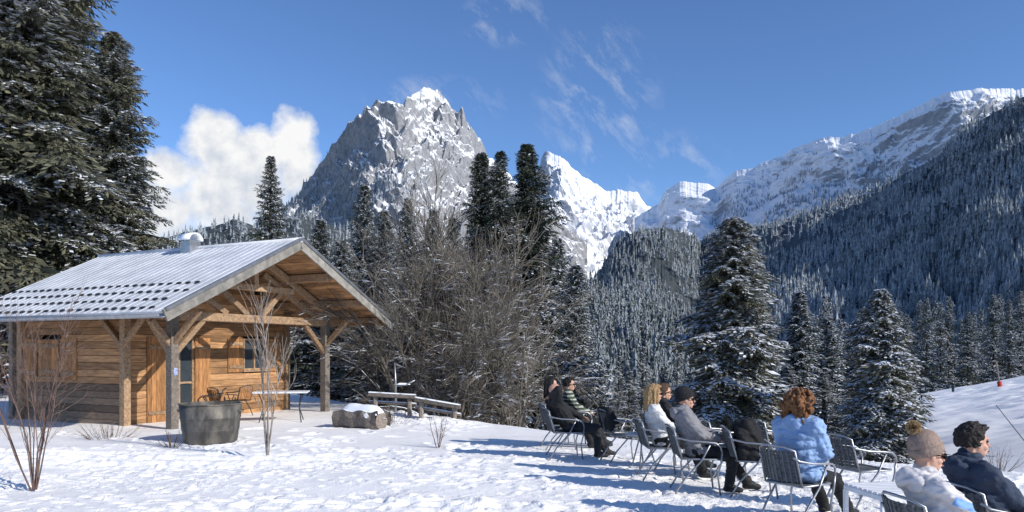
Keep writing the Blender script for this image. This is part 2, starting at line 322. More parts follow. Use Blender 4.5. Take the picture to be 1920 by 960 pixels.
# ------------------------------------------------ mountain sheets
def sheet(name,ctrl,base,cols,rows,mat,amp,sx,sy,seed,jag=4,prof=1.25,keep=.15,backrows=6,fine=.2,skew=.35,smooth=False):
    c=np.array(ctrl,float);b=np.array(base,float)
    U_=np.linspace(c[0,0],c[-1,0],cols)
    py=np.interp(U_,c[:,0],c[:,1]);Dr=np.interp(U_,c[:,0],c[:,2]);k=np.ones(9)/9
    Dp=np.pad(Dr,4,'edge');Dr=np.convolve(Dp,k,'valid')
    py=py-jag*fbm(U_/14.,U_*0,4,seed+5,.65)
    bpy_=np.interp(U_,b[:,0],b[:,1]);Db=np.interp(U_,b[:,0],b[:,2])
    V=np.linspace(0,1,rows)[:,None]
    zr=EYE+(HY-py)/F*Dr;zb=EYE+(HY-bpy_)/F*Db
    D=Dr+(Db-Dr)*V;Zz=zb+(zr-zb)*(1-V)**prof;pxx=np.broadcast_to(U_,D.shape)
    x=(pxx-HX)/F*D;y=D.copy()
    # distance down the fall line, used as second texture axis; relief pushed out along the slope normal
    zm=np.mean(Zz,axis=1,keepdims=True);ym=np.mean(D,axis=1,keepdims=True)
    ds=np.sqrt(np.diff(zm,axis=0)**2+np.diff(ym,axis=0)**2);s=np.concatenate([[[0.]],np.cumsum(ds,axis=0)])
    sl=np.arctan2(np.abs(np.gradient(Zz,axis=0)),np.abs(np.gradient(D,axis=0))+1e-3)
    xm=(pxx-HX)/F*np.mean(Dr);sc=s+0*x;xr=xm+sc*skew
    wv=keep+(1-keep)*sst(0,.12,V)*sst(1.1,.8,V)
    wrp=fbm(xm/sx*.7,sc/sx*.7,3,seed+3)
    nn=ridged(xr/sx+wrp*.6,sc/sy+wrp*.3,5,seed)-.55
    nn2=ridged((xm-sc*skew*.8)/sx*2+wrp,sc/sy*2+wrp,4,seed+9)-.5
    nn3=ridged(xr/sx*5+wrp*2,sc/sy*6+wrp,3,seed+13)-.5
    dsp=(nn*amp+nn2*amp*.5+nn3*amp*fine)*wv
    Zz=Zz+dsp*np.cos(sl);y=y-dsp*np.sin(sl)
    vb=np.linspace(1,.15,backrows)[:,None]
    xb=(U_-HX)/F*(Dr+vb*Dr*.3);yb=Dr+vb*Dr*.3+0*xb;zbk=zr-zr*vb*.9
    x=np.concatenate([xb,x]);y=np.concatenate([np.broadcast_to(yb,xb.shape),y]);Zz=np.concatenate([zbk,Zz])
    ny,nx=x.shape;idx=np.arange(nx*ny).reshape(ny,nx)
    mb=MB();mb.add(np.stack([x,y,Zz],-1).reshape(-1,3),np.stack([idx[:-1,:-1],idx[1:,:-1],idx[1:,1:],idx[:-1,1:]],-1).reshape(-1,4),0,.5)
    o=mb.build(name,mat,smooth=smooth);tag(o,kind='structure')
    return (x[backrows:],y[backrows:],Zz[backrows:],U_)
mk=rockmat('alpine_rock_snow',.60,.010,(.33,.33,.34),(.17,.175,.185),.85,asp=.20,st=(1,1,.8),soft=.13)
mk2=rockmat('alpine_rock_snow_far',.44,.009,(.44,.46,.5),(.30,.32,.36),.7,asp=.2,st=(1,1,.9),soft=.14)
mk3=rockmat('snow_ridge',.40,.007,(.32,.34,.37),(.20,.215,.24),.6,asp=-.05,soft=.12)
forest_floor=rockmat('forest_floor',1.0,.05,(.07,.08,.085),(.045,.055,.06),.45,(.45,.49,.54))
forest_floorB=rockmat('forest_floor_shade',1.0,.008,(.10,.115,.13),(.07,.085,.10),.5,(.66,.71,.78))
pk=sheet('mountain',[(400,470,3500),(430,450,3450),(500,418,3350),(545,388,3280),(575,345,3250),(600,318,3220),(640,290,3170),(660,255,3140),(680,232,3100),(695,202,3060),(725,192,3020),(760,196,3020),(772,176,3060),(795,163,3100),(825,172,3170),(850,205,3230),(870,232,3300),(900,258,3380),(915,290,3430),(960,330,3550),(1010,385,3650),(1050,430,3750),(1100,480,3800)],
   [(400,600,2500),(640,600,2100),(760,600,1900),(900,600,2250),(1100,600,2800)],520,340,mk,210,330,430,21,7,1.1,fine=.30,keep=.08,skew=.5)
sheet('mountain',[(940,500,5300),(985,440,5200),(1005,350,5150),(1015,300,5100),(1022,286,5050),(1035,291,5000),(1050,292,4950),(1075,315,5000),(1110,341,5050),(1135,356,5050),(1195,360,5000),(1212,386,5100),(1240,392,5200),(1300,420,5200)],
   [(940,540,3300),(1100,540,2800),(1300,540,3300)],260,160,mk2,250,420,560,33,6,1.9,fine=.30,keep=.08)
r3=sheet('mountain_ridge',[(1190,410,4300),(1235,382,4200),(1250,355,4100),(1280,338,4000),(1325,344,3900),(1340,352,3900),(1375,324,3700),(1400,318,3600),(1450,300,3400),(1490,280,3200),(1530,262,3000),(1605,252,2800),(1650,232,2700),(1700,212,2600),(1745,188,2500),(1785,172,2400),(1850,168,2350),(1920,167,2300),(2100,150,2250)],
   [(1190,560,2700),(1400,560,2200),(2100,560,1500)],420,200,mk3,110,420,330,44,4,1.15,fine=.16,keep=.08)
lh=sheet('hill',[(-600,470,1900),(240,470,1900),(300,452,1900),(330,440,1850),(400,424,1800),(440,412,1800),(480,425,1800),(560,400,1900),(640,430,2000),(760,450,2000)],[(-600,700,900),(760,700,900)],220,80,forest_floor,25,120,200,51,3)
kn=sheet('hill',[(1070,575,1500),(1105,535,1500),(1135,490,1470),(1155,456,1450),(1175,440,1430),(1200,430,1400),(1225,431,1390),(1250,424,1380),(1275,434,1390),(1300,446,1400),(1325,466,1420),(1360,490,1500),(1400,515,1500),(1460,550,1500)],[(1070,650,900),(1200,650,850),(1460,650,900)],220,80,forest_floor,12,90,110,52,8,keep=.05)
l2=sheet('hill',[(480,520,420),(700,500,430),(860,490,440),(1000,515,450),(1050,535,450),(1075,530,445),(1100,545,430),(1130,556,420),(1190,570,400),(1240,600,380),(1280,632,350),(1310,665,330),(1360,700,320),(1500,730,320),(1620,750,320)],[(480,1150,100),(1100,1100,110),(1620,1100,110)],220,110,forest_floor,6,30,40,53,1,prof=.8)
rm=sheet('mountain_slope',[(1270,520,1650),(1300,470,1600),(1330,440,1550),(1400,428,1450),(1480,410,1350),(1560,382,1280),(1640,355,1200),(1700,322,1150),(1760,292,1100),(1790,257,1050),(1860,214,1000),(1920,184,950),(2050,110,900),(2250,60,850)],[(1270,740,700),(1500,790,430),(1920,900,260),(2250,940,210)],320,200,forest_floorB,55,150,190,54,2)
n_=60;tt=np.linspace(0,1,n_);cx_=np.interp(tt,[0,.5,1],[640,980,1500]);cy_=np.interp(tt,[0,.5,1],[60,480,1000]);ch=np.interp(tt,[0,.5,1],[300,560,760])  # unseen ridge right of the frame, added to block sun from the forest slope
vv=np.linspace(-1,1,31)[:,None];nrm=np.array([.72,-.69]);wd_=330
xx=cx_+vv*wd_*nrm[0];yv=cy_+vv*wd_*nrm[1];zz=ch*(1-np.abs(vv))-30+fbm(xx/90,yv/90,4,3)*30
idx=np.arange(n_*31).reshape(31,n_);mb=MB();mb.add(np.stack([xx,yv,zz],-1).reshape(-1,3),np.stack([idx[:-1,:-1],idx[:-1,1:],idx[1:,1:],idx[1:,:-1]],-1).reshape(-1,4),0,.5)
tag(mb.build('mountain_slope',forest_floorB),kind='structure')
# ------------------------------------------------ far forests
def forest(name,sh,n,hr,mat,ur,vr,label,tiers=4,sides=7,dens=None,seed=1,wr=.17):
    rr=np.random.default_rng(seed);x,y,z,U_=sh;ny,nx=x.shape
    u=rr.uniform(ur[0],ur[1],n*3);v=rr.uniform(vr[0],vr[1],n*3)
    ui=np.clip((u-U_[0])/(U_[-1]-U_[0])*(nx-1),0,nx-2);vi=np.clip(v*(ny-1),0,ny-2)
    i=ui.astype(int);j=vi.astype(int);fi=ui-i;fj=vi-j
    def bl(a):return a[j,i]*(1-fi)*(1-fj)+a[j,i+1]*fi*(1-fj)+a[j+1,i]*(1-fi)*fj+a[j+1,i+1]*fi*fj
    px,py_,pz=bl(x),bl(y),bl(z)
    keep=np.ones(len(px),bool)
    if dens is not None: keep=rr.random(len(px))<dens(u,v,px,py_)
    px,py_,pz=[a[keep][:n] for a in (px,py_,pz)];n=len(px)
    h=rr.uniform(hr[0],hr[1],n)*(.7+.6*rr.random(n));rad=h*wr*rr.uniform(.8,1.25,n)
    mb=MB();ang=np.arange(sides)*2*np.pi/sides
    for t in range(tiers):
        f0=t/tiers;zt=h*(1-f0*.86)*1.0;zb=h*(1-(f0+1.55/tiers)*.86);R_=rad*(.22+.78*(t+1)/tiers)
        a0=rr.uniform(0,6.28,n)[:,None]+ang
        alt=np.where(np.arange(sides)%2==0,1.,.45)
        Rr=R_[:,None]*alt*rr.uniform(.6,1.3,(n,sides))
        vx=px[:,None]+Rr*np.cos(a0);vy=py_[:,None]+Rr*np.sin(a0);vz=(pz+np.maximum(zb,0))[:,None]+rr.uniform(-.04,.05,(n,sides))*h[:,None]-(alt-.5)*.06*h[:,None]
        ring=np.stack([vx,vy,vz],-1);top=np.stack([px,py_,pz+zt],-1)[:,None]
        V=np.concatenate([top,ring],1).reshape(-1,3)
        b=(np.arange(n)*(sides+1))[:,None]
        Fc=np.stack([b+0*ang.astype(int),b+1+np.arange(sides),b+1+(np.arange(sides)+1)%sides],-1).reshape(-1,3)
        mb.add(V,Fc,0,np.repeat(rr.random(n),sides))
    o=mb.build(name,mat);tag(o,label,'forest',kind='stuff');return o
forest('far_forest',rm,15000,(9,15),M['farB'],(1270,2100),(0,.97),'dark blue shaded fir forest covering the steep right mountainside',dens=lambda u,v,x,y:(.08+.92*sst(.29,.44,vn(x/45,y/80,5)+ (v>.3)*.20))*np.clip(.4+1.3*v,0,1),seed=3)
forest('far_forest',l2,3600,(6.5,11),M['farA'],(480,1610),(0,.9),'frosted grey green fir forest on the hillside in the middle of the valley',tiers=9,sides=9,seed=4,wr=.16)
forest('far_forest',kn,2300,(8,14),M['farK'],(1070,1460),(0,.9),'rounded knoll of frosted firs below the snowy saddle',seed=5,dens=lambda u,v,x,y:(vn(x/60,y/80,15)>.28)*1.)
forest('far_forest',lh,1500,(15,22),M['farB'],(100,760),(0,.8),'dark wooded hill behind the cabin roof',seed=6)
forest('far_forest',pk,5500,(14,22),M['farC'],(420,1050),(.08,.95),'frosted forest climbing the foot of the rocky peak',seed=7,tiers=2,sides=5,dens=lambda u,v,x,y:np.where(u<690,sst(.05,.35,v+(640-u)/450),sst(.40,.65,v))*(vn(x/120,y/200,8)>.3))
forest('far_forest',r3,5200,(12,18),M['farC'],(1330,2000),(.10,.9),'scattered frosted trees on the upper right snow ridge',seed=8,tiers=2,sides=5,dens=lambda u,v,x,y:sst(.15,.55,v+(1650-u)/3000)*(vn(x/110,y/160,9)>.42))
# ------------------------------------------------ conifers
def conifer_mesh(h,rad,nb,nt_,seed,b0=.06,snowp=.5,droop=.45,up=.12,pw=.85,m=4,ls=1.):
    rr=np.random.default_rng(abs(seed))
    t=(np.arange(nb)+rr.random(nb))/nb
    t=1-(1-t)**1.25
    z0=h*(b0+(1-b0)*t);prof=(1-t)**pw
    az=np.arange(nb)*2.39996+rr.uniform(-.4,.4,nb)
    cl=.45+1.0*vn(t*h*1.1,(az%6.283)*.9+seed%97,3)
    Rb=rad*prof*rr.uniform(.6,1.15,nb)*cl+.03*rad
    od=np.stack([np.cos(az),np.sin(az),0*az],-1);sd_=np.stack([-np.sin(az),np.cos(az),0*az],-1)
    upv=up+.5*t**2;dr=droop*(1-t*.7)*rr.uniform(.6,1.3,nb)
    s=(np.arange(nt_)+.5)/nt_
    S=np.clip(s[None,:]+rr.uniform(-.03,.03,(nb,nt_)),.05,1)
    P0=Rb[:,None,None]*S[...,None]*od[:,None,:]+np.array([0,0,1.])*(z0[:,None]+Rb[:,None]*(upv[:,None]*S-dr[:,None]*S**2+.25*dr[:,None]*S**4))[...,None]
    mb=MB();Zu=np.array([0,0,1.])
    def diamonds(P,d,L,wv,mat):
        n=len(P);mid=P+d*L[:,None]*.45
        V=np.stack([P,mid+wv,P+d*L[:,None],mid-wv],1).reshape(-1,3)
        mb.add(V,np.arange(n)[:,None]*4+np.arange(4),mat,rr.random(n))
    sn=(rr.random(nb)<snowp)[:,None]&(rr.random((nb,nt_))<.9)
    def nz(a):return a/(np.linalg.norm(a,axis=-1,keepdims=True)+1e-9)
    for side in (-1,1):
        d=nz(od[:,None,:]*rr.uniform(.45,.95,(nb,nt_,1))+side*sd_[:,None,:]*rr.uniform(.5,1.,(nb,nt_,1))+Zu*rr.uniform(-.6,.0,(nb,nt_,1)))
        L=Rb[:,None]*.42*(1-.75*S)*rr.uniform(.6,1.3,(nb,nt_))+.045*rad
        d=d.reshape(-1,3);L=L.ravel();P=P0.reshape(-1,3);snf=sn.ravel()
        for k in range(m):
            f=(k+.35)/m;sg=(-1 if k%2 else 1)
            hz=nz(np.cross(d,Zu))
            if k<m-1:d2=nz(d*.75+hz*sg*rr.uniform(.3,.9,(len(d),1))+Zu*rr.uniform(-.7,.1,(len(d),1)));l2_=L*rr.uniform(.34,.56,len(L))*(1.15-f*.5)*ls
            else:d2=nz(d+Zu*rr.uniform(-.25,.05,(len(d),1)));l2_=L*.45
            p=P+d*(L*f)[:,None];p[:,2]-=L*f*f*.3
            l2_=l2_+.010*rad
            wd=nz(np.cross(d2,rr.normal(size=d2.shape)*.8+Zu))
            diamonds(p,d2,l2_,wd*(l2_*.14)[:,None],0)
            q=snf&(rr.random(len(L))<.85)
            dd=d2[q].copy();dd[:,2]*=.5;hw=nz(np.cross(dd,Zu+rr.normal(size=dd.shape)*.3))
            pp=p[q]+Zu*.014*rad**.5;diamonds(pp,dd,l2_[q]*.95,hw*(l2_[q]*.20)[:,None],1)
    d=nz(-Zu+rr.normal(size=(nb*nt_,3))*.35);L=(Rb[:,None]*.12*(1-.5*S)+.03*rad).ravel()*rr.uniform(.5,1.3,nb*nt_)*ls
    wd=nz(np.cross(d,rr.normal(size=d.shape)));diamonds(P0.reshape(-1,3),d,L,wd*(L*.2)[:,None],0)
    return mb
def conifer(name,loc,h,rad,nb,nt_,seed,label,nm='needle',group=None,cat='tree',**kw):
    rt=empty(name,loc,0,label,cat,group)
    conifer_mesh(h,rad,nb,nt_,seed,**kw).build('crown',[M[nm],M['frost']],rt)
    t=MB();t.tube([(0,0,-1),(.03,0,h*.3),(-.02,0,h*.7),(0,0,h*.99)],[h*.012+.05,h*.009+.04,h*.005+.02,.01],8);
    rr=random.Random(seed)
    for i in range(int(nb/5)):
        z=h*(.06+.84*rr.random());a=rr.random()*6.28;L=rad*(1-z/h)*.8;t.tube([(0,0,z),(L*math.cos(a),L*math.sin(a),z-L*.2)],[.015+L*.008,.008],3,cap=False)
    t.build('trunk',M['bark'],rt,True);return rt
def ptop(px,py,D):
    p=at(px,py,D);z=g1(p.x,D);return (p.x,D,z),p.z-z
def place(kind,px,py,D,rad,label,group=None,**kw):
    loc,h=ptop(px,py,D)
    return conifer(kind,loc,h,rad,seed=int(abs(px)*7+D),label=label,group=group,**kw)
place('spruce_tree',38,-330,30,4.6,'tallest dark spruce filling the left edge, its top cut off by the frame',nb=430,nt_=22,m=8,ls=.75,nm='needleG',snowp=.6,droop=.7,pw=.5,b0=.1)
place('spruce_tree',212,62,32,2.9,'tall narrow spruce with snowy tips just right of the tallest one behind the cabin',nb=260,nt_=18,m=8,ls=.8,nm='needleG',snowp=.7,droop=.65,pw=.6,b0=.1)
place('spruce_tree',132,-90,40,3.2,'tall spruce standing behind and between the two big left spruces',nb=260,nt_=15,m=6,nm='needle',snowp=.6,droop=.6,pw=.6,b0=.1)
place('spruce_tree',-40,-120,34,4.2,'dark spruce half outside the frame at the far left',nb=300,nt_=16,m=6,ls=.85,nm='needle',snowp=.65,droop=.6,pw=.6,b0=.1)
place('spruce_tree',508,293,46,2.6,'lone spruce standing against the cloud behind the cabin ridge',nb=170,nt_=14,snowp=.6,pw=.75,b0=.1)
place('spruce_tree',424,432,60,1.5,'small rounded treetop showing just above the cabin chimney',nb=130,nt_=8,snowp=.4)
place('fir_tree',903,288,35,2.7,'dark fir, left one of the three tall firs above the bare thicket',nb=240,nt_=14,nm='needleD',snowp=.3,pw=.68,droop=.5,b0=.12)
place('fir_tree',938,284,33,2.4,'dark fir in the middle of the three tall firs above the bare thicket',nb=240,nt_=13,nm='needleD',snowp=.3,pw=.68,droop=.5,b0=.12)
place('fir_tree',988,272,34,3.2,'dark fir on the right of the three tall firs above the bare thicket',nb=280,nt_=15,nm='needleD',snowp=.35,pw=.66,droop=.5,b0=.12)
bgl=[(602,412,45),(640,452,42),(683,345,48),(722,395,46),(765,378,50),(812,400,50),(850,415,46),(700,470,38),(580,470,40),(1045,455,40)]
srcs=[]
for i,(px,py,D) in enumerate(bgl[:4]):
    srcs.append(place('spruce_tree',px,py,D,3.1,'frosted grey spruce in the dense stand behind the bare thicket','spruces behind the bare thicket',nb=180,nt_=12,snowp=.85,pw=.7,nm='needle'))
def topz(o):
    return max(v.co.z for v in [c for c in o.children if c.name.startswith('trunk')][0].data.vertices)
for i,(px,py,D) in enumerate(bgl[4:]):
    loc,h=ptop(px,py,D);s0=srcs[i%4];dup(s0,loc,i*1.3,(1,1,h/topz(s0)))
place('spruce_tree',1080,498,29,2.2,'slender frosted spruce just right of the bare thicket behind the black jacket man',nb=190,nt_=14,snowp=.95,pw=.7)
place('spruce_tree',1375,410,24,3.4,'large snowy spruce in the centre right, the tallest behind the chairs',nb=250,nt_=20,m=8,ls=.85,snowp=.98,pw=.78,nm='needleG',droop=.75)
place('spruce_tree',1500,548,27,2.2,'snowy spruce right next to the large one, above the blue jacket',nb=160,nt_=14,m=5,snowp=.98,pw=.82,droop=.7)
place('spruce_tree',1553,595,29,2.0,'small snowy spruce between its two taller neighbours right of the blue jacket',nb=140,nt_=12,m=5,snowp=.98,pw=.82,droop=.7)
place('spruce_tree',1602,610,31,2.0,'low snowy spruce half hidden behind the near right spruce',nb=140,nt_=12,m=5,snowp=.98,pw=.82,droop=.7)
place('spruce_tree',1652,544,20,1.75,'pointed snowy spruce at the edge of the ski slope, above the knitted hat',nb=190,nt_=16,m=6,snowp=1.0,pw=.8,nm='needleG',droop=.7)
small=place('young_fir_tree',1160,668,34,1.5,'young frosted fir in the row of small ones behind the seated people','young firs behind the seated people',nb=130,nt_=9,snowp=.9)
for i,(px,py,D) in enumerate([(1205,655,36),(1245,690,30),(1290,700,29),(1125,690,31),(1320,640,40),(1440,650,33),(1270,620,46),(1180,700,28),(1545,700,24),(1600,705,23),(1480,690,26)]):
    loc,h=ptop(px,py,D);dup(small,loc,i*.9,(1.1,1.1,h/topz(small)))
row=place('fir_tree',1700,590,95,3.3,'dark fir in the row along the far edge of the ski slope','firs along the far edge of the ski slope',nb=140,nt_=10,snowp=.8,pw=.8)
for i in range(28):
    px=1510+i*16+rnd.uniform(-6,6);py=585+rnd.uniform(-28,28)-(max(0,px-1850)*.35);D=rnd.uniform(86,125)
    loc,h=ptop(px,py,D);dup(row,loc,i*1.1,(rnd.uniform(.85,1.2),)*2+(h/topz(row),))
# ------------------------------------------------ bare trees
def grow(P,D,L,K,grav,wob,rr):
    pts=[P];d=D.copy();p=P.copy()
    for k in range(K):
        d=d+rr.normal(size=d.shape)*wob+np.array([0,0,1.])*grav
        d/=np.linalg.norm(d,axis=1,keepdims=True);p=p+d*(L/K)[:,None];pts.append(p)
    return np.stack(pts,1)
def tubes(mb,pts,r0,r1,n=3,mat=0,rr=None):
    Nn,K,_=pts.shape;T=np.gradient(pts,axis=1);T/=np.linalg.norm(T,axis=2,keepdims=True)+1e-9
    ref=np.where(np.abs(T[...,2:3])>.9,np.array([1.,0,0]),np.array([0,0,1.]));x=np.cross(T,ref);x/=np.linalg.norm(x,axis=2,keepdims=True)+1e-9;y=np.cross(T,x)
    a=np.arange(n)*2*np.pi/n+.5
    rad=(r0[:,None]+(r1-r0)[:,None]*np.linspace(0,1,K))[...,None,None]
    V=pts[:,:,None,:]+rad*(x[:,:,None,:]*np.cos(a)[None,None,:,None]+y[:,:,None,:]*np.sin(a)[None,None,:,None])
    idx=np.arange(Nn*K*n).reshape(Nn,K,n);i0=idx[:,:-1,:];i1=np.roll(i0,-1,2);j0=idx[:,1:,:];j1=np.roll(j0,-1,2)
    mb.add(V.reshape(-1,3),np.stack([i0,i1,j1,j0],-1).reshape(-1,4),mat,np.repeat(rr.random(Nn),(K-1)*n))
def kids(pts,nk,rr,spread,lo=.2,up=0):
    Nn,K,_=pts.shape;i=np.repeat(np.arange(Nn),nk);f=lo+(1-lo)*rr.random(len(i));q=f*(K-1);k=np.minimum(q.astype(int),K-2);u=(q-k)[:,None]
    P=pts[i,k]*(1-u)+pts[i,k+1]*u;T=pts[i,k+1]-pts[i,k];T/=np.linalg.norm(T,axis=1,keepdims=True)
    D=T+rr.normal(size=T.shape)*spread+np.array([0,0,up]);D/=np.linalg.norm(D,axis=1,keepdims=True);return P,D,f
def bare(name,loc,h,sp_,ns,k1,k2,seed,label,mat,group=None,r=.05,cat='tree',grav=-.05,spread=.5,k3=0,base=.25,up=0):
    rr=np.random.default_rng(seed);rt=empty(name,loc,0,label,cat,group)
    az=rr.uniform(0,6.28,ns);ti=rr.uniform(.05,1,ns)*sp_
    D=np.stack([np.cos(az)*np.sin(ti),np.sin(az)*np.sin(ti),np.cos(ti)],-1);P=D*[base,base,0]
    L=h*rr.uniform(.6,1.0,ns)*(1.02-.12*ti);A=grow(P,D,L,9,grav,.06,rr);t=MB();tubes(t,A,np.full(ns,r)*rr.uniform(.6,1.2,ns),np.full(ns,r*.15),5,0,rr);t.build('trunk',mat,rt,True)
    b=MB();P,D,f=kids(A,k1,rr,spread,.2,up);L=h*.34*rr.uniform(.4,1.1,len(P))*(1.1-f*.75);B=grow(P,D,L,6,grav*1.2,.10,rr);tubes(b,B,np.full(len(P),r*.32),np.full(len(P),r*.10),3,0,rr)
    P,D,f=kids(B,k2,rr,spread*.8,.2,up*.6);L=h*.15*rr.uniform(.4,1.2,len(P));C_=grow(P,D,L,4,grav,.12,rr);tubes(b,C_,np.full(len(P),r*.15),np.full(len(P),r*.07),3,0,rr)
    if k3:
        P,D,f=kids(C_,k3,rr,spread*.8,.2,up*.3);L=h*.06*rr.uniform(.4,1.2,len(P));E=grow(P,D,L,3,grav,.14,rr);tubes(b,E,np.full(len(P),r*.11),np.full(len(P),r*.06),3,0,rr)
    b.build('branches',mat,rt);return rt
for i,(px,D,topy,sp_,ns,lab,gr) in enumerate([(830,25,358,.42,22,'tallest bare snow-dusted tree in the middle of the thicket',-.015),(775,23.5,440,.58,16,'wide bare tree with arching snowy twigs left in the thicket behind the plank rail',-.065),(905,22.5,445,.58,17,'bare tree with arching snow-lined branches right in the thicket',-.06),(968,21,585,.65,12,'low bare shrub tree at the right end of the thicket by the black jacket man',-.10),(735,25,545,.5,11,'low bare shrub tree at the left end of the thicket near the porch',-.07),(850,21,595,.9,13,'low sprawling bare bush in front of the tall bare trees',-.11)]):
    p=at(px,topy,D);z=g1(p.x,D)
    bare('bare_tree',(p.x,D,z),(p.z-z)*1.0,sp_,ns,11,8,60+i,lab,M['barksnow'],r=.07 if i==0 else .052,grav=gr,k3=2,base=.8 if i<3 else .6,spread=.42,up=.2 if i<3 else .1)
def gnd(px,D):x=(px-HX)/F*D;return (x,D,g1(x,D))
bare('birch_sapling',gnd(64,9.5),2.6,.36,11,10,5,71,'reddish many-stemmed bare sapling in the snow at the left edge',M['redbark'],r=.012,cat='sapling',grav=.03,base=.12,spread=.42)
bare('birch_sapling',gnd(502,12.3),3.25,.07,3,11,4,72,'slim young birch standing in the snow before the cabin porch',M['birch'],r=.026,cat='sapling',grav=.04,base=.05,spread=.42,up=.3)
bare('bare_shrub',gnd(822,13.6),.75,.5,9,4,2,73,'small twiggy shrub poking out of the snow in front of the plank rail',M['redbark'],r=.008,cat='shrub',grav=.04,base=.1)
for i,(px,D,h,l) in enumerate([(205,14.9,.5,'low dry brown shrub at the foot of the cabin side wall'),(322,13.6,.4,'little dry weed tuft beside the metal tub'),(1872,12,.55,'dry grassy weeds on the snow behind the navy jacket man'),(735,17.6,.6,'low snow-covered bush between the log trough and the plank rail')]):
    bare('dry_shrub',gnd(px,D),h,1.2,40 if i in(0,3) else 22,3,2,80+i,l,M['straw'] if i<3 else M['barksnow'],r=.006,cat='shrub',grav=.02,base=.4 if i in (0,3) else .15)
# ------------------------------------------------ cabin
GA=math.atan2(.899,.437)
cab=empty('log_cabin',(-6.94,14.84,-.05),GA,'small larch wood cabin with snowy gable roof and open timber porch','cabin')
ZO=.05
def cbuild(mb,name,mat,parent=None,**k):return mb.build(name,mat,parent or cab,**k)
EZ=2.57+ZO;RZ=4.5+ZO;HW=3.89;LEN=7.5;SL=(RZ-EZ)/HW
def roofz(u):return EZ+SL*min(u,2*HW-u)
def bwall(axis,c,a0,a1,z0,z1,openings,gable=False,mat=0,th=.05,bh=.17):
    mb=MB();z=z0
    while z<z1-.02:
        zt=min(z+bh,z1);lo,hi=a0,a1
        if gable and zt>roofz(a0)-.2:
            k=(zt-EZ+.22)/SL;lo=max(a0,k);hi=min(a1,2*HW-k)
            if hi-lo<.1:break
        segs=[(lo,hi)]
        for (o0,o1,q0,q1) in openings:
            if zt>q0+.02 and z<q1-.02:
                ns_=[]
                for s0,s1 in segs:
                    if o0>s0:ns_.append((s0,min(s1,o0)))
                    if o1<s1:ns_.append((max(s0,o1),s1))
                segs=[q for q in ns_ if q[1]-q[0]>.01]
        for s0,s1 in segs:
            cc=(s0+s1)/2;off=rnd.uniform(-.006,.006)
            m_=1 if (mat and z<z0+.9) else 0
            if axis=='v':mb.box((c+off,cc,(z+zt)/2),(th,s1-s0,zt-z-.008),mat=m_)
            else:mb.box((cc,c+off,(z+zt)/2),(s1-s0,th,zt-z-.008),mat=m_)
        z+=bh
    return mb
WU0,WU1,WV0,WV1=1.4,6.6,3.06,6.95
cbuild(bwall('v',WU0,WV0,WV1,0,3.1,[(5.42,6.31,1.17,2.1)],mat=1),'side_wall',[M['wood'],M['lowboard']],bevel=.004)
cbuild(bwall('v',WU1,WV0,WV1,0,3.1,[]),'side_wall',[M['wood']])
cbuild(bwall('u',WV0,WU0,WU1,0,4.4,[(2.45,3.31,.0,2.15),(4.99,5.80,1.27,2.15)],gable=True),'front_wall',[M['wood']],bevel=.004)
cbuild(bwall('u',WV1,WU0,WU1,0,4.4,[],gable=True),'rear_wall',[M['lowboard']])
ib=MB();ib.box((4.0,5.1,1.5),(4.9,3.5,2.8));cbuild(ib,'interior',M['dark'])  # near-black block, the darkness of the unlit room is in its colour
dr=MB();dr.box((2.88,3.1,1.06),(.80,.04,2.08));d_=cbuild(dr,'glass_door',M['glass'])
fr=MB()
for u in (2.47,2.88,3.29):fr.box((u,3.07,1.07),(.05,.06,2.13))
for z in (.05,1.0,2.13):fr.box((2.88,3.068,z),(.86,.05,.05))
fr.build('frame',M['beam'],d_)
def leaf(name,u0,u1,z0,z1,axis='u',c=WV0,sg=-1):
    mb=MB();n=max(3,int((u1-u0)/.12));w_=(u1-u0)/n
    for i in range(n):
        cc=u0+w_*(i+.5)
        if axis=='u':mb.box((cc,c+sg*.05,(z0+z1)/2),(w_-.006,.03,z1-z0))
        else:mb.box((c+sg*.05,cc,(z0+z1)/2),(.03,w_-.006,z1-z0))
    o=cbuild(mb,name,M['woodv'],bevel=.003)
    cm=(u0+u1)/2;ln=u1-u0-.05
    for z in ([z0+.25,z1-.25] if z1-z0>1.5 else [z0+.15,z1-.15]):
        b=MB();b.box((cm,c+sg*.075,z) if axis=='u' else (c+sg*.075,cm,z),(ln,.025,.09) if axis=='u' else (.025,ln,.09))
        b.build('crossbar',M['beam'],o)
    return o
leaf('door_leaf',1.92,2.43,.05,2.15);leaf('door_leaf',3.33,3.82,.05,2.15)
def window(u0,u1,z0,z1,axis,c,sg=-1):
    g_=MB();cm=(u0+u1)/2
    g_.box((cm,c+.03*(-sg),(z0+z1)/2) if axis=='u' else (c-.03*sg,cm,(z0+z1)/2),(u1-u0,.03,z1-z0) if axis=='u' else (.03,u1-u0,z1-z0))
    o=cbuild(g_,'window',M['glass']);f=MB()
    for u in (u0+.02,cm,u1-.02):f.box((u,c+sg*.01,(z0+z1)/2) if axis=='u' else (c+sg*.01,u,(z0+z1)/2),(.05,.06,z1-z0) if axis=='u' else (.06,.05,z1-z0))
    for z in (z0+.02,z1-.02):f.box((cm,c+sg*.008,z) if axis=='u' else (c+sg*.008,cm,z),(u1-u0,.05,.05) if axis=='u' else (.05,u1-u0,.05))
    f.build('frame',M['beam'],o);s=MB();s.box((cm,c+sg*.05,z0-.03) if axis=='u' else (c+sg*.05,cm,z0-.03),(u1-u0+.1,.1,.04) if axis=='u' else (.1,u1-u0+.1,.04));s.build('sill',M['beam'],o)
window(4.99,5.80,1.27,2.15,'u',WV0);leaf('shutter',4.42,4.95,1.22,2.15);leaf('shutter',5.84,6.36,1.22,2.15)
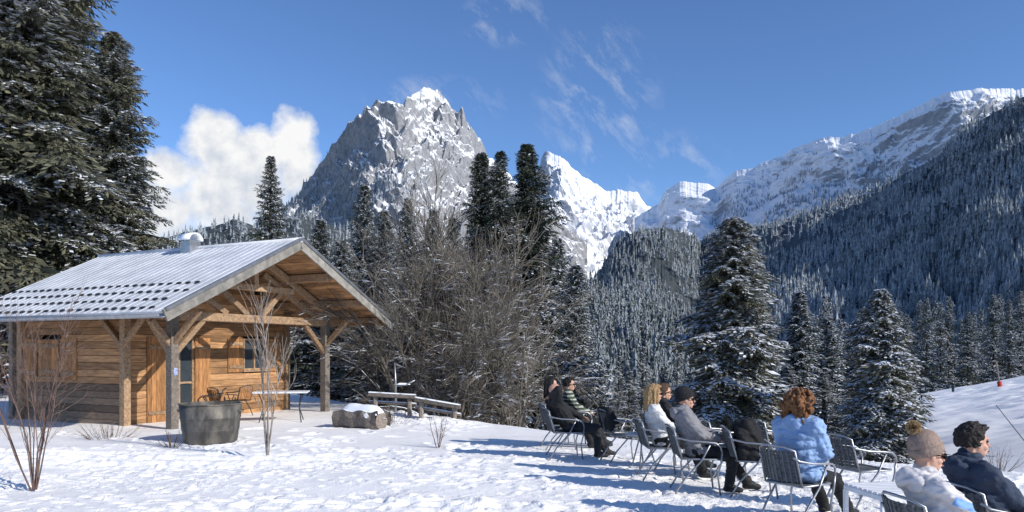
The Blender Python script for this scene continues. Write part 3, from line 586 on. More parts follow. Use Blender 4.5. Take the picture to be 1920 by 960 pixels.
window(5.42,6.31,1.17,2.1,'v',WU0);leaf('shutter',4.80,5.38,1.1,2.12,'v',WU0);leaf('shutter',5.5,6.28,1.14,2.08,'v',WU0);leaf('shutter',6.35,6.9,1.1,2.12,'v',WU0)
def bm(name,a,b,w_,h_,mat='beam',up=(0,0,1)):
    mb=MB();mb.beam(a,b,w_,h_,up=up);return cbuild(mb,name,M[mat],bevel=.012)
PV=1.5
for u in (1.4,6.6):
    bm('post',(u,PV,-.25),(u,PV,roofz(u)-.35),.2,.2,'greywood')
for u in (1.4,6.6):
    bm('corner_post',(u+(-.05 if u<3 else .05),WV0-.04,-.1),(u+(-.05 if u<3 else .05),WV0-.04,roofz(u)-.3),.18,.18)
bm('corner_post',(1.35,WV1+.03,-.1),(1.35,WV1+.03,3.0),.18,.18)
bm('post',(1.35,7.35,-.1),(1.35,7.35,3.0),.16,.16,'greywood')
TB=2.62
bm('tie_beam',(1.0,PV,TB),(7.0,PV,TB),.18,.2)
for s_ in (0,1):
    u0=.55 if not s_ else 7.23
    bm('truss_rafter',(u0,PV,roofz(u0)-.27),(HW,PV,roofz(HW)-.27),.16,.2)
bm('collar_beam',(2.5,PV,3.42),(5.28,PV,3.42),.14,.16)
bm('king_post',(HW,PV,TB+.75),(HW,PV,RZ-.35),.15,.15)
for (a,b) in [((HW-.25,TB+.1),(HW-1.15,TB+.75)),((HW+.25,TB+.1),(HW+1.0,TB+.80)),((6.2,TB+.1),(4.2,RZ-.75)),((HW-.9,TB+.1),(HW-1.55,TB+.45))]:
    bm('strut',(a[0],PV+.01,a[1]),(b[0],PV+.01,b[1]),.11,.14)
for u,sg in ((1.4,1),(6.6,-1)):
    bm('knee_brace',(u+sg*.05,PV,1.75),(u+sg*.85,PV,TB-.08),.11,.13)
    bm('knee_brace',(u-sg*.05,PV,1.95),(u-sg*.55,PV,2.5),.10,.12)
    bm('knee_brace',(u,PV+.05,1.75),(u,PV+.85,TB+.02),.11,.13)
    bm('knee_brace',(u,PV-.05,2.0),(u,PV-.85,TB+.1),.11,.13)
bm('knee_brace',(1.3,3.1,1.95),(1.3,3.95,2.72),.1,.12);bm('knee_brace',(1.3,3.0,1.95),(1.3,2.2,2.72),.1,.12)
for u in (1.4,2.65,HW,5.13,6.38):
    bm('purlin',(u,.12,roofz(u)-.19),(u,LEN-.1,roofz(u)-.19),.16,.2)
bm('purlin',(.5,.12,roofz(.5)-.17),(.5,LEN-.1,roofz(.5)-.17),.1,.14);bm('purlin',(7.28,.12,roofz(7.28)-.17),(7.28,LEN-.1,roofz(7.28)-.17),.1,.14)
ang=math.atan(SL)
roof_mb=MB()
for sg in (1,-1):
    L=HW/math.cos(ang);rot=Matrix.Rotation(-ang*sg,3,'Y');nv=Vector((-math.sin(ang)*sg,0,math.cos(ang)))
    nb_=26
    for i in range(nb_):
        k=(i+.5)/nb_;zc=EZ+SL*k*HW
        c=Vector((k*HW if sg>0 else 2*HW-k*HW,LEN/2,zc))-nv*.07
        roof_mb.box(c,(L/nb_-.006,LEN-.02,.03),rot)
rf=cbuild(roof_mb,'roof',M['wood'])
top=MB()
for sg in (1,-1):
    L=HW/math.cos(ang);rot=Matrix.Rotation(-ang*sg,3,'Y');nv=Vector((-math.sin(ang)*sg,0,math.cos(ang)))
    c=Vector((HW-sg*HW/2,LEN/2,(EZ+RZ)/2));top.box(c-nv*.02,(L+.05,LEN+.06,.05),rot)
    n_=int(LEN/.25)
    for i in range(n_+1):
        top.box(Vector((c.x,.02+i*LEN/n_,c.z))+nv*.008,(L+.03,.03,.014),rot)
top.build('snowy_roof_sheet',M['roofsnow'],rf,bevel=.006)
rc=MB();rc.tube([(HW,-.06,RZ+.0),(HW,LEN+.06,RZ+.0)],.07,8);rc.build('ridge_cap',M['roofsnow'],rf,True)
for sg in (1,-1):
    mb=MB();u0=HW-sg*(HW+.03);z0=EZ-.1
    mb.beam((u0,-.02,z0),(HW,-.02,RZ-.1),.05,.25)
    mb.build('bargeboard',M['fascia'],rf,bevel=.005)
    m2=MB();m2.beam((u0,-.045,z0+.13),(HW,-.045,RZ+.03),.06,.07);m2.build('metal_edge',M['metal'],rf)
gt=MB()
prof=[(math.cos(a)*.075,math.sin(a)*.075) for a in np.linspace(math.pi,2*math.pi,9)]
V=[];K=len(prof)
for v in (0-.02,LEN+.02):
    for (a,b) in prof:V.append((-.09+a,v,EZ-.06+b))
gt.add(V,[(i,i+1,K+i+1,K+i) for i in range(K-1)]);
gtr=gt.build('gutter',M['metal'],rf,True);so_=gtr.modifiers.new('s','SOLIDIFY');so_.thickness=.008
sgm=MB();sgm.ell((0,0,0),(.05,.085,.022),n=10);
sg0=None;nv=Vector((-math.sin(ang),0,math.cos(ang)))
for r_ in range(4):
    for i in range(24):
        u=.14+r_*.42;v=.55+i*.29+(r_%2)*.145
        p=Vector((u,v,EZ+SL*u))+nv*.03
        if sg0 is None:
            sg0=sgm.build('snow_guard',M['darkmetal'],rf,True);q=sg0
        else:q=sg0.copy();COL.objects.link(q)
        q.location=p;q.rotation_euler=(0,-ang,0)
ch=MB();uc=HW-.16;vc=3.65
ch.box((uc,vc,RZ+.0),(.32,.36,.38));co_=ch.build('chimney',M['metal'],rf,bevel=.01)
cp=MB();V=[];aa=np.linspace(0,math.pi,12)
for v in (vc-.23,vc+.23):
    for a in aa:V.append((uc+.21*math.cos(a),v,RZ+.19+.18*math.sin(a)))
cp.add(V,[(i,i+1,12+i+1,12+i) for i in range(11)]);cc_=cp.build('chimney_cap',M['psnow'],co_,True);q=cc_.modifiers.new('s','SOLIDIFY');q.thickness=.03
dk=MB()
for i in range(14):dk.box((4.0,1.22+i*.13,.02),(5.5,.122,.04))
dk.box((4.0,1.2,-.08),(5.5,.06,.16));cbuild(dk,'deck',M['greywood'])
nts=MB();nts.box((1.4,PV-.105,1.35),(.10,.01,.16));cbuild(nts,'notice',pmat('blue_notice',(.06,.12,.4),(.5,.55,.7),60,.4))
def cabp(u,v,z=0):return Vector((-6.94,14.84,-.05))+Vector((math.cos(GA)*u-math.sin(GA)*v,math.sin(GA)*u+math.cos(GA)*v,z))
# ------------------------------------------------ props
p=gnd(395,14.4);tb=empty('metal_tub',p,0,'big old galvanised tub standing in the snow before the porch','tub');tb.scale=(.93,.93,.95)
t=MB();t.lathe([(.001,.0),(.5,.0),(.53,.04),(.555,.25),(.565,.26),(.565,.28),(.56,.29),(.59,.5),(.6,.51),(.6,.53),(.595,.54),(.615,.78),(.60,.78),(.57,.3),(.52,.1),(.001,.1)],36);t.build('shell',M['galv'],tb,True)
t=MB();t.tube([(.615*math.cos(a),.615*math.sin(a),.785) for a in np.linspace(0,6.283,37)],.016,6);t.build('rim',M['galv'],tb,True)
for s_ in (-1,1):
    t=MB();t.tube([(s_*.6,-.1,.66),(s_*.66,-.08,.66),(s_*.67,0,.62),(s_*.66,.08,.66),(s_*.6,.1,.66)],.01,5)
    t.build('handle',M['galv'],tb,True)
pt=Vector(((528-HX)/F*18.4,18.4,.0));tr_=empty('folding_table',pt,R(10),'pale folding table on dark legs standing under the porch edge','table')
t=MB();t.box((0,0,.74),(1.3,.7,.035));t.build('tabletop',M['white'],tr_,bevel=.008)
for s_ in (-1,1):
    t=MB();t.tube([(s_*.5,-.28,0),(s_*.42,0,.38),(s_*.5,.28,.72)],.014,6);t.tube([(s_*.5,.28,0),(s_*.42,0,.38),(s_*.5,-.28,.72)],.014,6);t.build('leg',M['darkmetal'],tr_,True)
def make_chair(loc,rz,label,group):
    rt=empty('cafe_chair',loc,rz,label,'chair',group)
    b=MB()
    for i in range(9):
        z=.50+i*.035;lean=(z-.45)*.28
        pts=[(-.2-lean-.07*(1-(y/.21)**2),y,z) for y in np.linspace(-.21,.21,9)]
        for j in range(8):b.beam(pts[j],pts[j+1],.012,.03)
    for y in np.linspace(-.19,.19,9):
        b.beam((-.2-.014-.07*(1-(y/.21)**2)-.006,y,.48),(-.2-.1-.07*(1-(y/.21)**2)-.006,y,.80),.014,.012)
    b.build('backrest',M['weave'],rt)
    s=MB()
    for i in range(13):s.box((-.19+i*.034,0,.44+.006*(i%2)-.012*math.sin(i/12*3.14)),(.03,.44,.012))
    for i in range(11):s.box((.01,-.2+i*.04,.438-.0),(.42,.026,.010))
    s.build('seat',M['weave'],rt)
    f=MB();f.tube([(.23,-.225,.44),(.23,.225,.44),(.2,.24,.44),(-.2,.23,.44),(-.22,.2,.44),(-.22,-.2,.44),(-.2,-.23,.44),(.2,-.24,.44),(.23,-.225,.44)],.011,6)
    f.tube([(-.21,-.22,.44),(-.31,-.21,.8),(-.36,-.12,.835),(-.39,0,.845),(-.36,.12,.835),(-.31,.21,.8),(-.21,.22,.44)],.011,6)
    f.build('frame',M['alu'],rt,True)
    for s_ in (-1,1):
        t=MB();t.tube([(.27,s_*.25,.52),(.25,s_*.265,.6),(.19,s_*.275,.645),(.05,s_*.28,.66),(-.12,s_*.275,.67),(-.27,s_*.23,.70),(-.32,s_*.2,.74)],.012,7);t.build('armrest',M['alu'],rt,True)
        t=MB();t.tube([(.27,s_*.25,.53),(.26,s_*.245,.4),(.22,s_*.24,.25),(.25,s_*.25,0)],.012,7);t.build('leg',M['alu'],rt,True)
        t=MB();t.tube([(.14,s_*.255,.65),(.02,s_*.25,.42),(-.18,s_*.24,.2),(-.3,s_*.24,0)],.012,7);t.build('leg',M['alu'],rt,True)
    return rt
GC='aluminium cafe chairs set out on the snow'
CH0=None
def chair(px,D,rz,label,z=None,group=GC):
    global CH0
    loc=list(gnd(px,D))
    if z is not None:loc[2]=z
    if CH0 is None:CH0=make_chair(loc,R(rz),label,group);return CH0
    return dup(CH0,loc,R(rz),None,label,group)
chair(1060,12.3,5,'grey woven chair under the man in the black jacket')
chair(1048,13.5,10,'chair behind the black jacket man, mostly hidden by him')
chair(1078,13.8,5,'chair of the person in the striped sweater, hidden behind the black jacket man')
chair(1168,11.9,10,'empty grey woven chair with a dark coat, right of the black jacket man')
chair(1240,10.4,0,'chair carrying the person with long blonde hair')
chair(1250,11.2,10,'chair behind the blonde person, nearly hidden')
chair(1306,9.4,-5,'grey woven chair under the person in the grey jacket and black beanie')
chair(1352,10.4,15,'empty chair just behind the knees of the grey jacket person')
chair(1412,9.2,-10,'chair with a black coat hanging over it, left of the blue jacket')
chair(1440,10.4,30,'empty chair whose back shows left of the blue jacket shoulder')
chair(1494,7.6,32,'chair under the person in the light blue jacket')
chair(1612,8.5,18,'empty grey woven chair between the blue jacket and the white table')
chair(1772,4.95,8,'chair under the person with the pompom hat, at the bottom edge')
chair(1874,5.35,8,'chair under the man in the navy jacket, at the right edge')
keepm=(M['weave'],M['alu']);M['weave']=M['woodv'];M['alu']=M['darkmetal'];PC=None
for i,(u,v,a,l) in enumerate([(2.9,2.0,200,'wooden chair on the porch nearest to the metal tub'),(3.5,2.2,60,'wooden chair on the porch left of the folding table'),(4.4,2.6,150,'wooden chair on the porch against the wall below the window shutter')]):
    q=cabp(u,v,.04)
    if PC is None:PC=make_chair(q,R(a),l,'chairs on the cabin porch')
    else:dup(PC,q,R(a),None,l,'chairs on the cabin porch')
M['weave'],M['alu']=keepm
p=gnd(1672,6.6);wt=empty('low_white_table',p,R(8),'low white slatted table beside the chair of the person in the pompom hat','table')
t=MB()
for i in range(8):t.box((0,-.24+i*.07,.56),(.56,.055,.018))
t.build('tabletop',M['white'],wt,bevel=.003)
t=MB();
for s_ in (-1,1):t.box((s_*.27,0,.53),(.03,.56,.04));t.box((0,s_*.27,.53),(.51,.03,.04))
t.build('frame',M['white'],wt)
for sx in (-1,1):
    for sy in (-1,1):
        t=MB();t.box((sx*.27,sy*.27,.255),(.035,.035,.51));t.build('leg',M['white'],wt)
p=gnd(1205,11.2);wt=empty('round_side_table',p,R(8),'low round metal table between the empty chair and the blonde person','table')
t=MB();t.lathe([(.001,.50),(.26,.50),(.27,.51),(.27,.52),(.26,.525),(.001,.525)],20);t.build('tabletop',M['alu'],wt)
for a in (0,2.1,4.2):
    t=MB();t.tube([(.05*math.cos(a),.05*math.sin(a),.5),(.22*math.cos(a),.22*math.sin(a),0)],.012,6);t.build('leg',M['alu'],wt)
def snowcap(mb,c,sz,rot=None,seed=0):
    nx_,ny_=14,6;V=[];
    for j in range(ny_+1):
        for i in range(nx_+1):
            u=i/nx_*2-1;v=j/ny_*2-1;e=(1-abs(u)**6)*(1-abs(v)**4)
            V.append((u*sz[0]/2,v*sz[1]/2,sz[2]*e*(.75+.5*float(vn(u*4+seed,v*2+seed,3)))))
    V=np.array(V)
    if rot is not None:V=V@np.array(rot).T
    mb.add(V+np.array(c),[(j*(nx_+1)+i,j*(nx_+1)+i+1,(j+1)*(nx_+1)+i+1,(j+1)*(nx_+1)+i) for j in range(ny_) for i in range(nx_)])
p=gnd(678,16.9);tg=empty('log_trough',(p[0],p[1],p[2]+.08),R(-26),'hollow log trough filled with snow beside the porch','trough')
Lq=1.2;t=MB()
prof=[(-.22,.33),(-.28,.2),(-.25,.0),(-.12,-.1),(.12,-.1),(.25,.0),(.28,.2),(.22,.33),(.16,.33),(.13,.16),(-.13,.16),(-.16,.33)]
K=len(prof);V=[(x_+.03*math.sin(a*9),a*(1+.07*math.sin(i_*2+b*6)),b+.03*math.sin(i_*1.7+a*8)) for i_,x_ in enumerate(np.linspace(-Lq/2,Lq/2,10)) for (a,b) in prof]
t.add(V,[(k*K+i,k*K+(i+1)%K,(k+1)*K+(i+1)%K,(k+1)*K+i) for k in range(9) for i in range(K)])
for s_ in (-1,1):t.ell((s_*(Lq/2-.05),0,.1),(.04,.23,.20),n=14)
t.build('log_body',M['snowwood'],tg);t=MB();snowcap(t,(0,0,.25),(1.1,.42,.20));t.build('snow',M['psnow'],tg,True)
def rail(px,D,rz,Lb,z0,label,tilt):
    p=gnd(px,D);rt=empty('plank_rail',(p[0],p[1],p[2]),R(rz),label,'wooden rail','half-log rails beside the bare thicket')
    k=math.tan(R(tilt))
    for i,(yo,zo) in enumerate([(0,0),(.10,-.2)]):
        t=MB();t.beam((-Lb/2,yo,z0+zo+k*Lb/2),(Lb/2,yo,z0+zo-k*Lb/2),.14 if i==0 else .09,.12 if i==0 else .08);t.build('plank',M['snowwood'],rt,bevel=.02)
    for s_ in (-1,1):
        t=MB();t.tube([(s_*Lb*.36,.05,-.15),(s_*Lb*.36,.05,z0-s_*k*Lb*.36)],.06,7);t.build('leg',M['greywood'],rt)
rail(735,18.4,-4,1.2,.66,'weathered half-log rail with snow on it, the left one behind the log trough',3)
rail(820,18.0,-8,1.15,.50,'slanting weathered half-log rail, the right one toward the bare thicket',9)
p=gnd(742,19.2);wp=empty('water_spout',p,0,'thin snow-topped metal pole with a slanting arm behind the plank rail','post')
t=MB();t.tube([(0,0,0),(0,0,.9),(-.03,0,1.45)],[.03,.025,.02],8);t.build('pole',M['metal'],wp,True)
t=MB();t.tube([(0,0,.85),(.25,0,.88),(.5,-.05,1.0)],.022,8);t.build('arm',M['metal'],wp,True);t=MB();snowcap(t,(.2,0,.885),(.36,.05,.04));t.build('snow',M['psnow'],wp,True)
p=gnd(1876,52);mk_=empty('marker_pole',p,0,'slim leaning pole with a red padded foot on the ski slope','marker pole')
t=MB();t.tube([(-.3,0,2.0),(0,0,0)],.05,6);t.build('pole',M['greywood'],mk_);t=MB();t.tube([(-.09,0,.6),(.02,0,-.1)],.15,8);t.build('padding',pmat('red_pad',(.55,.06,.04)),mk_,True)
p=at(1868,760,24);q=at(1925,832,18);t=MB();t.tube([(p.x,p.y,p.z),(q.x,q.y,q.z),(q.x+.25,q.y-1.1,g1(q.x+.25,q.y-1.1))],.012,5);tag(t.build('safety_rope',M['greywood']),'thin slack rope running down across the ski slope at the right edge','rope')
p=gnd(1787,62);t=MB();t.lathe([(.09,-.1),(.1,.1),(.1,.6),(.06,.65),(.001,.65)],8,p);t.box((p[0],p[1]-.1,p[2]+.45),(.05,.05,.3));tag(t.build('marker_post',M['darkmetal']),'tiny dark marker post far up on the ski slope','marker')
# ------------------------------------------------ people
def ik(a,b,l1,l2,hint):
    a=Vector(a);b=Vector(b);d=b-a;L=min(d.length,l1+l2-.003);d.normalize();x=(L*L+l1*l1-l2*l2)/(2*L);h=math.sqrt(max(0,l1*l1-x*x))
    hv=Vector(hint);hv=(hv-d*hv.dot(d)).normalized();return a+d*x+hv*h,a+d*L
def remesh(mb,name,vox,mat,parent,smooth=3,disp=None):
    o=mb.build(name,mat,None);m=o.modifiers.new('r','REMESH');m.mode='VOXEL';m.voxel_size=vox;m.use_smooth_shade=True
    s=o.modifiers.new('s','SMOOTH');s.factor=.5;s.iterations=smooth
    bpy.context.view_layer.update();dg=bpy.context.evaluated_depsgraph_get();me=bpy.data.meshes.new_from_object(o.evaluated_get(dg))
    o.modifiers.clear();old=o.data;o.data=me;bpy.data.meshes.remove(old)
    if len(me.materials)==0:me.materials.append(mat)
    n=len(me.vertices);co_=np.empty(n*3,np.float32);me.vertices.foreach_get('co',co_);co_=co_.reshape(-1,3)
    if disp:
        nr=np.empty(n*3,np.float32);me.vertices.foreach_get('normal',nr);nr=nr.reshape(-1,3)
        co_=co_+nr*disp(co_)[:,None].astype(np.float32);me.vertices.foreach_set('co',co_.ravel())
    me.polygons.foreach_set('use_smooth',np.ones(len(me.polygons),bool));me.update()
    o.parent=parent;return o
def folds(a=.008,sc=16,quilt=0,seed=0):
    def f(c):
        r=a*(ridged(c[:,0]*sc*.6+c[:,2]*sc*.4,c[:,2]*sc+c[:,1]*sc*.5,3,seed)-.5)*1.6
        if quilt:r=r+quilt*(np.abs(np.sin(c[:,2]*math.pi/.085+c[:,0]*4))**.6-.6)
        return r
    return f
def clothmat(name,c,c2=None,**k):return pmat(name,c,c2 or tuple(q*.8 for q in c),8,k.pop('rough',.8),.3,60,**k)
def hand(mb,wr,d,palmn,curl=.6,side=1):
    d=Vector(d).normalized();n=Vector(palmn);n=(n-d*n.dot(d)).normalized();x=d.cross(n)*side
    Mx=np.array([[d[i],x[i],n[i]] for i in range(3)])
    mb.ell(Vector(wr)+d*.045,(.05,.04,.016),Mx,12)
    for i,(o,L) in enumerate([(-.028,.062),(-.01,.072),(.01,.068),(.028,.052)]):
        p=Vector(wr)+d*.082+x*o;dd=d.copy()
        for k in range(3):
            a=curl*(.5+.5*k);dd2=(d*math.cos(a)+n*math.sin(a));q=p+dd2*L*(.42,.33,.25)[k];mb.cap(p,q,.0095-.001*k,.009-.001*k,8);p=q
    p=Vector(wr)+d*.03-x*.032;q=p+(d*.6-x*.7+n*.3).normalized()*.035;mb.cap(p,q,.012,.011,8);mb.cap(q,q+(d*.9-x*.2+n*.3).normalized()*.03,.011,.009,8)
skinm=pmat('skin',(.56,.33,.24),(.48,.26,.185),9,.5)
eyem=pmat('eye_dark',(.02,.015,.012));lensm=pmat('dark_lens',(.01,.01,.012),rough=.12)
lipm=pmat('lip_skin',(.42,.17,.14),(.36,.15,.12),9,.5)
def person(px,D,rz,label,jc,tc_,lean=14,hy=0,hp=0,hands=None,hair=None,hat=None,glasses=False,bulk=1.,quilt=0,hood=None,feet=None,bc=(.02,.02,.022),scale=1.,jmat=None,knee=(.12,.12),fold=.022):
    loc=list(gnd(px,D));rt=empty('person',loc,R(rz),label,'person');rt.scale=(scale,)*3
    L=R(lean);t=Vector((-math.sin(L),0,math.cos(L)));hip=Vector((-.03,0,.53));nb=hip+t*.50;hc=nb+Vector((.035,0,.165))
    sh={s:nb-t*.045+Vector((0,s*.175,0)) for s in (-1,1)}
    hands=hands or {-1:((.22,-.06,.66),(1,.6,0)),1:((.22,.06,.66),(1,-.6,0))}
    feet=feet or {-1:(.52,-.1,.09),1:(.55,.12,.09)}
    body=MB();jk=MB();tr=MB();bt=MB()
    RotT=np.array(Matrix.Rotation(-L,3,'Y'))
    for i in range(7):
        k=i/6;c=hip+t*(.46*k);w_=np.interp(k,[0,.3,.6,.85,1],[.165,.15,.165,.175,.12]);d=np.interp(k,[0,.3,.7,1],[.12,.11,.12,.09])
        body.ell(c,(d*.85,w_*.85,.08),RotT);jk.ell(c,((d+.02)*bulk,(w_+.015)*bulk,.1),RotT)
    jk.ell(hip+Vector((.02,0,-.0)),(.15*bulk,.185*bulk,.085))
    for s in (-1,1):
        tgt=hands[s][0];e,h_=ik(sh[s],tgt,.275,.25,hands[s][2] if len(hands[s])>2 else (-.3,s*.7,-.7))
        jk.cap(nb-t*.04,sh[s],.085*bulk,.078*bulk);jk.cap(sh[s],e,.075*bulk,.06*bulk);jk.cap(e,h_,.058*bulk,.044*bulk)
        body.cap(nb-t*.05,sh[s],.06,.05);body.cap(sh[s],e,.048,.04);body.cap(e,h_,.038,.027)
        hd=Vector(hands[s][1]);
        fd=(h_-e).normalized();hand(body,h_+fd*.015,(fd+hd*.5),(0,-s*.5,-1),.7,s)
        hipj=hip+Vector((0,s*.09,-.01));kn_,an=ik(hipj,feet[s],.43,.41,(.6,s*knee[0 if s<0 else 1],1))
        tr.ell(hip+Vector((0,s*.07,-.0)),(.13,.12,.10));tr.cap(hipj,kn_,.09,.07,12);tr.cap(kn_,an,.068,.056,12)
        body.cap(hipj,kn_,.07,.05);body.cap(kn_,an,.048,.035)
        body.cap(an,an+Vector((.1,0,-.03)),.03,.025)
        a2=an+Vector((0,0,.05));bt.cap(a2,an,.055,.055);bt.cap(an+Vector((-.03,0,-.035)),an+Vector((.14,s*.015,-.045)),.042,.036);bt.cap(an+Vector((.02,0,0)),an+Vector((.1,s*.01,-.035)),.045,.036)
    hd=MB()
    for c,r_ in [((-.005,0,.035),(.1,.078,.092)),((.025,0,-.035),(.066,.060,.078)),((.067,0,-.093),(.024,.028,.02)),((.05,0,-.07),(.045,.045,.035)),((.099,0,-.062),(.011,.024,.014)),((.0,-.079,-.008),(.02,.011,.032)),((.0,.079,-.008),(.02,.011,.032)),((.062,-.038,-.03),(.03,.022,.026)),((.062,.038,-.03),(.03,.022,.026)),((.083,-.03,.028),(.018,.027,.012)),((.083,.03,.028),(.018,.027,.012))]:
        hd.ell(c,r_)
    hd.cap((.092,0,.018),(.116,0,-.026),.010,.014)
    HM=Matrix.Translation(hc)@Euler((0,R(-hp),R(hy))).to_matrix().to_4x4()
    body.join(hd,HM);body.cap(nb-t*.04,HM@Vector((-.02,0,-.06)),.06,.055)
    remesh(body,'body',.0065,skinm,rt,3)
    jm=jmat or clothmat('jacket_cloth',jc);jk.cap(nb-t*.02,nb+Vector((.01,0,.05)),.082,.075)
    if hood:
        jk.ell(nb+Vector((-.09,0,-.01)),(.06,.11,.075));jk.cap(nb+Vector((-.02,-.09,.02)),nb+Vector((-.11,0,.04)),.035,.04);jk.cap(nb+Vector((-.02,.09,.02)),nb+Vector((-.11,0,.04)),.035,.04)
    remesh(jk,'jacket',.009,jm,rt,2,folds(fold,13,quilt,int(px)))
    remesh(tr,'trousers',.011,clothmat('trouser_cloth',tc_),rt,3,folds(.016,15,0,int(px)+3))
    remesh(bt,'boots',.010,clothmat('boot',bc,rough=.6),rt,2)
    def H(mb,name,vox,mat,disp=None,sm=2):
        q=MB();q.join(mb,HM);return remesh(q,name,vox,mat,rt,sm,disp)
    if hair:
        kind,hc_=hair;hm=pmat('hair',hc_,tuple(q*.5 for q in hc_),40,.6,.6,90);r2=random.Random(int(px));hb=MB()
        n=260
        for i in range(n):
            z=1-2*(i+.5)/n;a=i*2.39996;q=math.sqrt(1-z*z);d=Vector((q*math.cos(a),q*math.sin(a),z))
            if kind!='bald' and not((d.x>.25 and d.z<.60) or d.z<-.55 or (d.x>.05 and d.z<-.05)):
                if kind=='curly':
                    R_=r2.uniform(.02,.08);hb.ell(Vector((-.01+d.x*(.10+R_*.9),d.y*(.085+R_),.03+d.z*(.09+R_*.7))),(r2.uniform(.014,.026),)*3,n=8)
                else:
                    e_=r2.uniform(.002,.016);c0=Vector((-.005+d.x*(.1+e_),d.y*(.078+e_),.035+d.z*(.092+e_)));dr_=Vector((r2.uniform(.2,1),r2.uniform(-.6,.6),r2.uniform(-.2,.5)))*.03
                    hb.cap(c0,c0+dr_,.018,.009,6)
        if kind=='curly':
            for i in range(330):
                z_=r2.uniform(-.18,.10);w_=.15-.25*abs(z_+.03);c0=Vector((-.04+r2.uniform(-.11,.05),r2.uniform(-w_,w_),z_));hb.cap(c0,c0+Vector((r2.uniform(-.02,.02),r2.uniform(-.02,.02),-.04)),r2.uniform(.012,.02),.010,6)
        if kind=='long':
            for i in range(60):
                y_=r2.uniform(-.10,.10);x_=-.05-.05*math.cos(y_*12)+r2.uniform(-.02,.02)
                if abs(y_)>.075:x_=r2.uniform(-.06,.03)
                hb.cap((x_,y_,.06),(x_-.015+r2.uniform(-.02,.02),y_*1.15,r2.uniform(-.24,-.13)),.02,.010,6)
        if hb.n:H(hb,'hair',.0055,hm,(lambda c:.006*(ridged(c[:,0]*60,c[:,2]*60+c[:,1]*50,2,4)-.5)),1)
    if hat:
        hk,hcol=hat;km=pmat('knit_wool',hcol,tuple(q*.7 for q in hcol),30,.95,.5,60);cr=MB()
        Rk=Matrix.Rotation(R(-20),3,'Y')
        pr=[(.098,.0),(.106,.02),(.108,.06),(.1,.1),(.08,.135),(.045,.158),(.001,.165)]
        V=[];n=40
        for (r_,z) in pr:
            for j in range(n):
                a=2*math.pi*j/n;rr_=r_*(1+.03*(j%2));V.append(Rk@Vector((rr_*1.03*math.cos(a),rr_*.88*math.sin(a),z)))
        Fc=[(i*n+j,i*n+(j+1)%n,(i+1)*n+(j+1)%n,(i+1)*n+j) for i in range(len(pr)-1) for j in range(n)]
        V=[HM@(v+Vector((-.004,0,.02))) for v in V];cr.add([tuple(v) for v in V],Fc);ho=cr.build('knitted_hat',km,rt,True)
        cf=MB();V=[]
        for (r_,z) in [(.106,-.012),(.116,-.008),(.119,.02),(.116,.05),(.106,.052)]:
            for j in range(n):
                a=2*math.pi*j/n;rr_=r_*(1+.03*(j%2));v=Rk@Vector((rr_*1.0*math.cos(a),rr_*.86*math.sin(a),z));V.append(tuple(HM@(v+Vector((-.004,0,.02)))))
        cf.add(V,[(i*n+j,i*n+(j+1)%n,(i+1)*n+(j+1)%n,(i+1)*n+j) for i in range(4) for j in range(n)]);cf.build('cuff',km,ho,True)
        if hk=='pom':
            pm=MB();r2=np.random.default_rng(3);c=np.array(HM@(Matrix.Rotation(R(-30),3,'Y')@Vector((0,0,.195))+Vector((-.01,0,.02))));n=1600
            d=r2.normal(size=(n,3));d/=np.linalg.norm(d,axis=1,keepdims=True);w_=np.cross(d,r2.normal(size=(n,3)));w_/=np.linalg.norm(w_,axis=1,keepdims=True)
            Lr=r2.uniform(.036,.056,(n,1));V=np.stack([c+d*.008-w_*.004,c+d*.008+w_*.004,c+d*Lr+w_*.003,c+d*Lr-w_*.003],1).reshape(-1,3)
            pm.add(V,np.arange(n)[:,None]*4+np.arange(4),0,r2.random(n));pm.build('pompom',pmat('pompom_fur',(.62,.46,.26),(.36,.24,.13),40,.9,rv=.35),ho)
    e=MB()
    for s in (-1,1):e.ell((.088,s*.031,.010),(.009,.014,.008),n=10)
    q=MB();q.join(e,HM);q.build('eyes',eyem,rt,True)
    e=MB();e.cap((.108,-.018,-.062),(.108,.018,-.062),.0055,.0055);q=MB();q.join(e,HM);q.build('lips',lipm,rt,True)
    if glasses:
        e=MB()
        for s in (-1,1):
            e.ell((.104,s*.034,.008),(.008,.031,.024),n=14);e.tube([(.10,s*.062,.015),(.05,s*.08,.014),(-.0,s*.083,.008)],.005,5)
        e.tube([(.110,-.01,.014),(.110,.01,.014)],.004,5);q=MB();q.join(e,HM);q.build('sunglasses',lensm,rt,True)
    return rt
BLK=(.018,.018,.02)
person(1072,12.3,8,'balding man in a black jacket sitting with one hand behind his head',BLK,(.03,.03,.035),lean=34,hp=16,hair=('bald',(.1,.1,.1)),hands={-1:((-.36,-.10,1.04),(0,.6,.5),(.3,-1,.5)),1:((.2,.08,.66),(1,-.3,0))},feet={-1:(.42,-.1,.09),1:(.62,.12,.09)},bulk=1.08)
person(1054,13.5,5,'person with black hair half hidden behind the balding man',(.022,.022,.028),BLK,lean=24,hair=('long',(.015,.013,.012)))
stm,nt,bs=newmat('striped_knit');tcx=nt.nodes.new('ShaderNodeTexCoord');wv=nt.nodes.new('ShaderNodeTexWave');wv.bands_direction='Z';wv.inputs['Scale'].default_value=4.5;wv.inputs['Distortion'].default_value=.6;link(nt,tcx.outputs['Object'],wv.inputs[0]);link(nt,mixc(nt,ramp(nt,wv.outputs['Fac'],.25,.35),(.40,.40,.31),(.04,.06,.05)),bs.inputs['Base Color']);bs.inputs['Roughness'].default_value=.9
person(1080,13.8,0,'person in a striped knit sweater and dark sunglasses beside the balding man',(.5,.5,.45),BLK,lean=16,hair=('short',(.02,.015,.012)),glasses=True,jmat=stm,scale=.97)
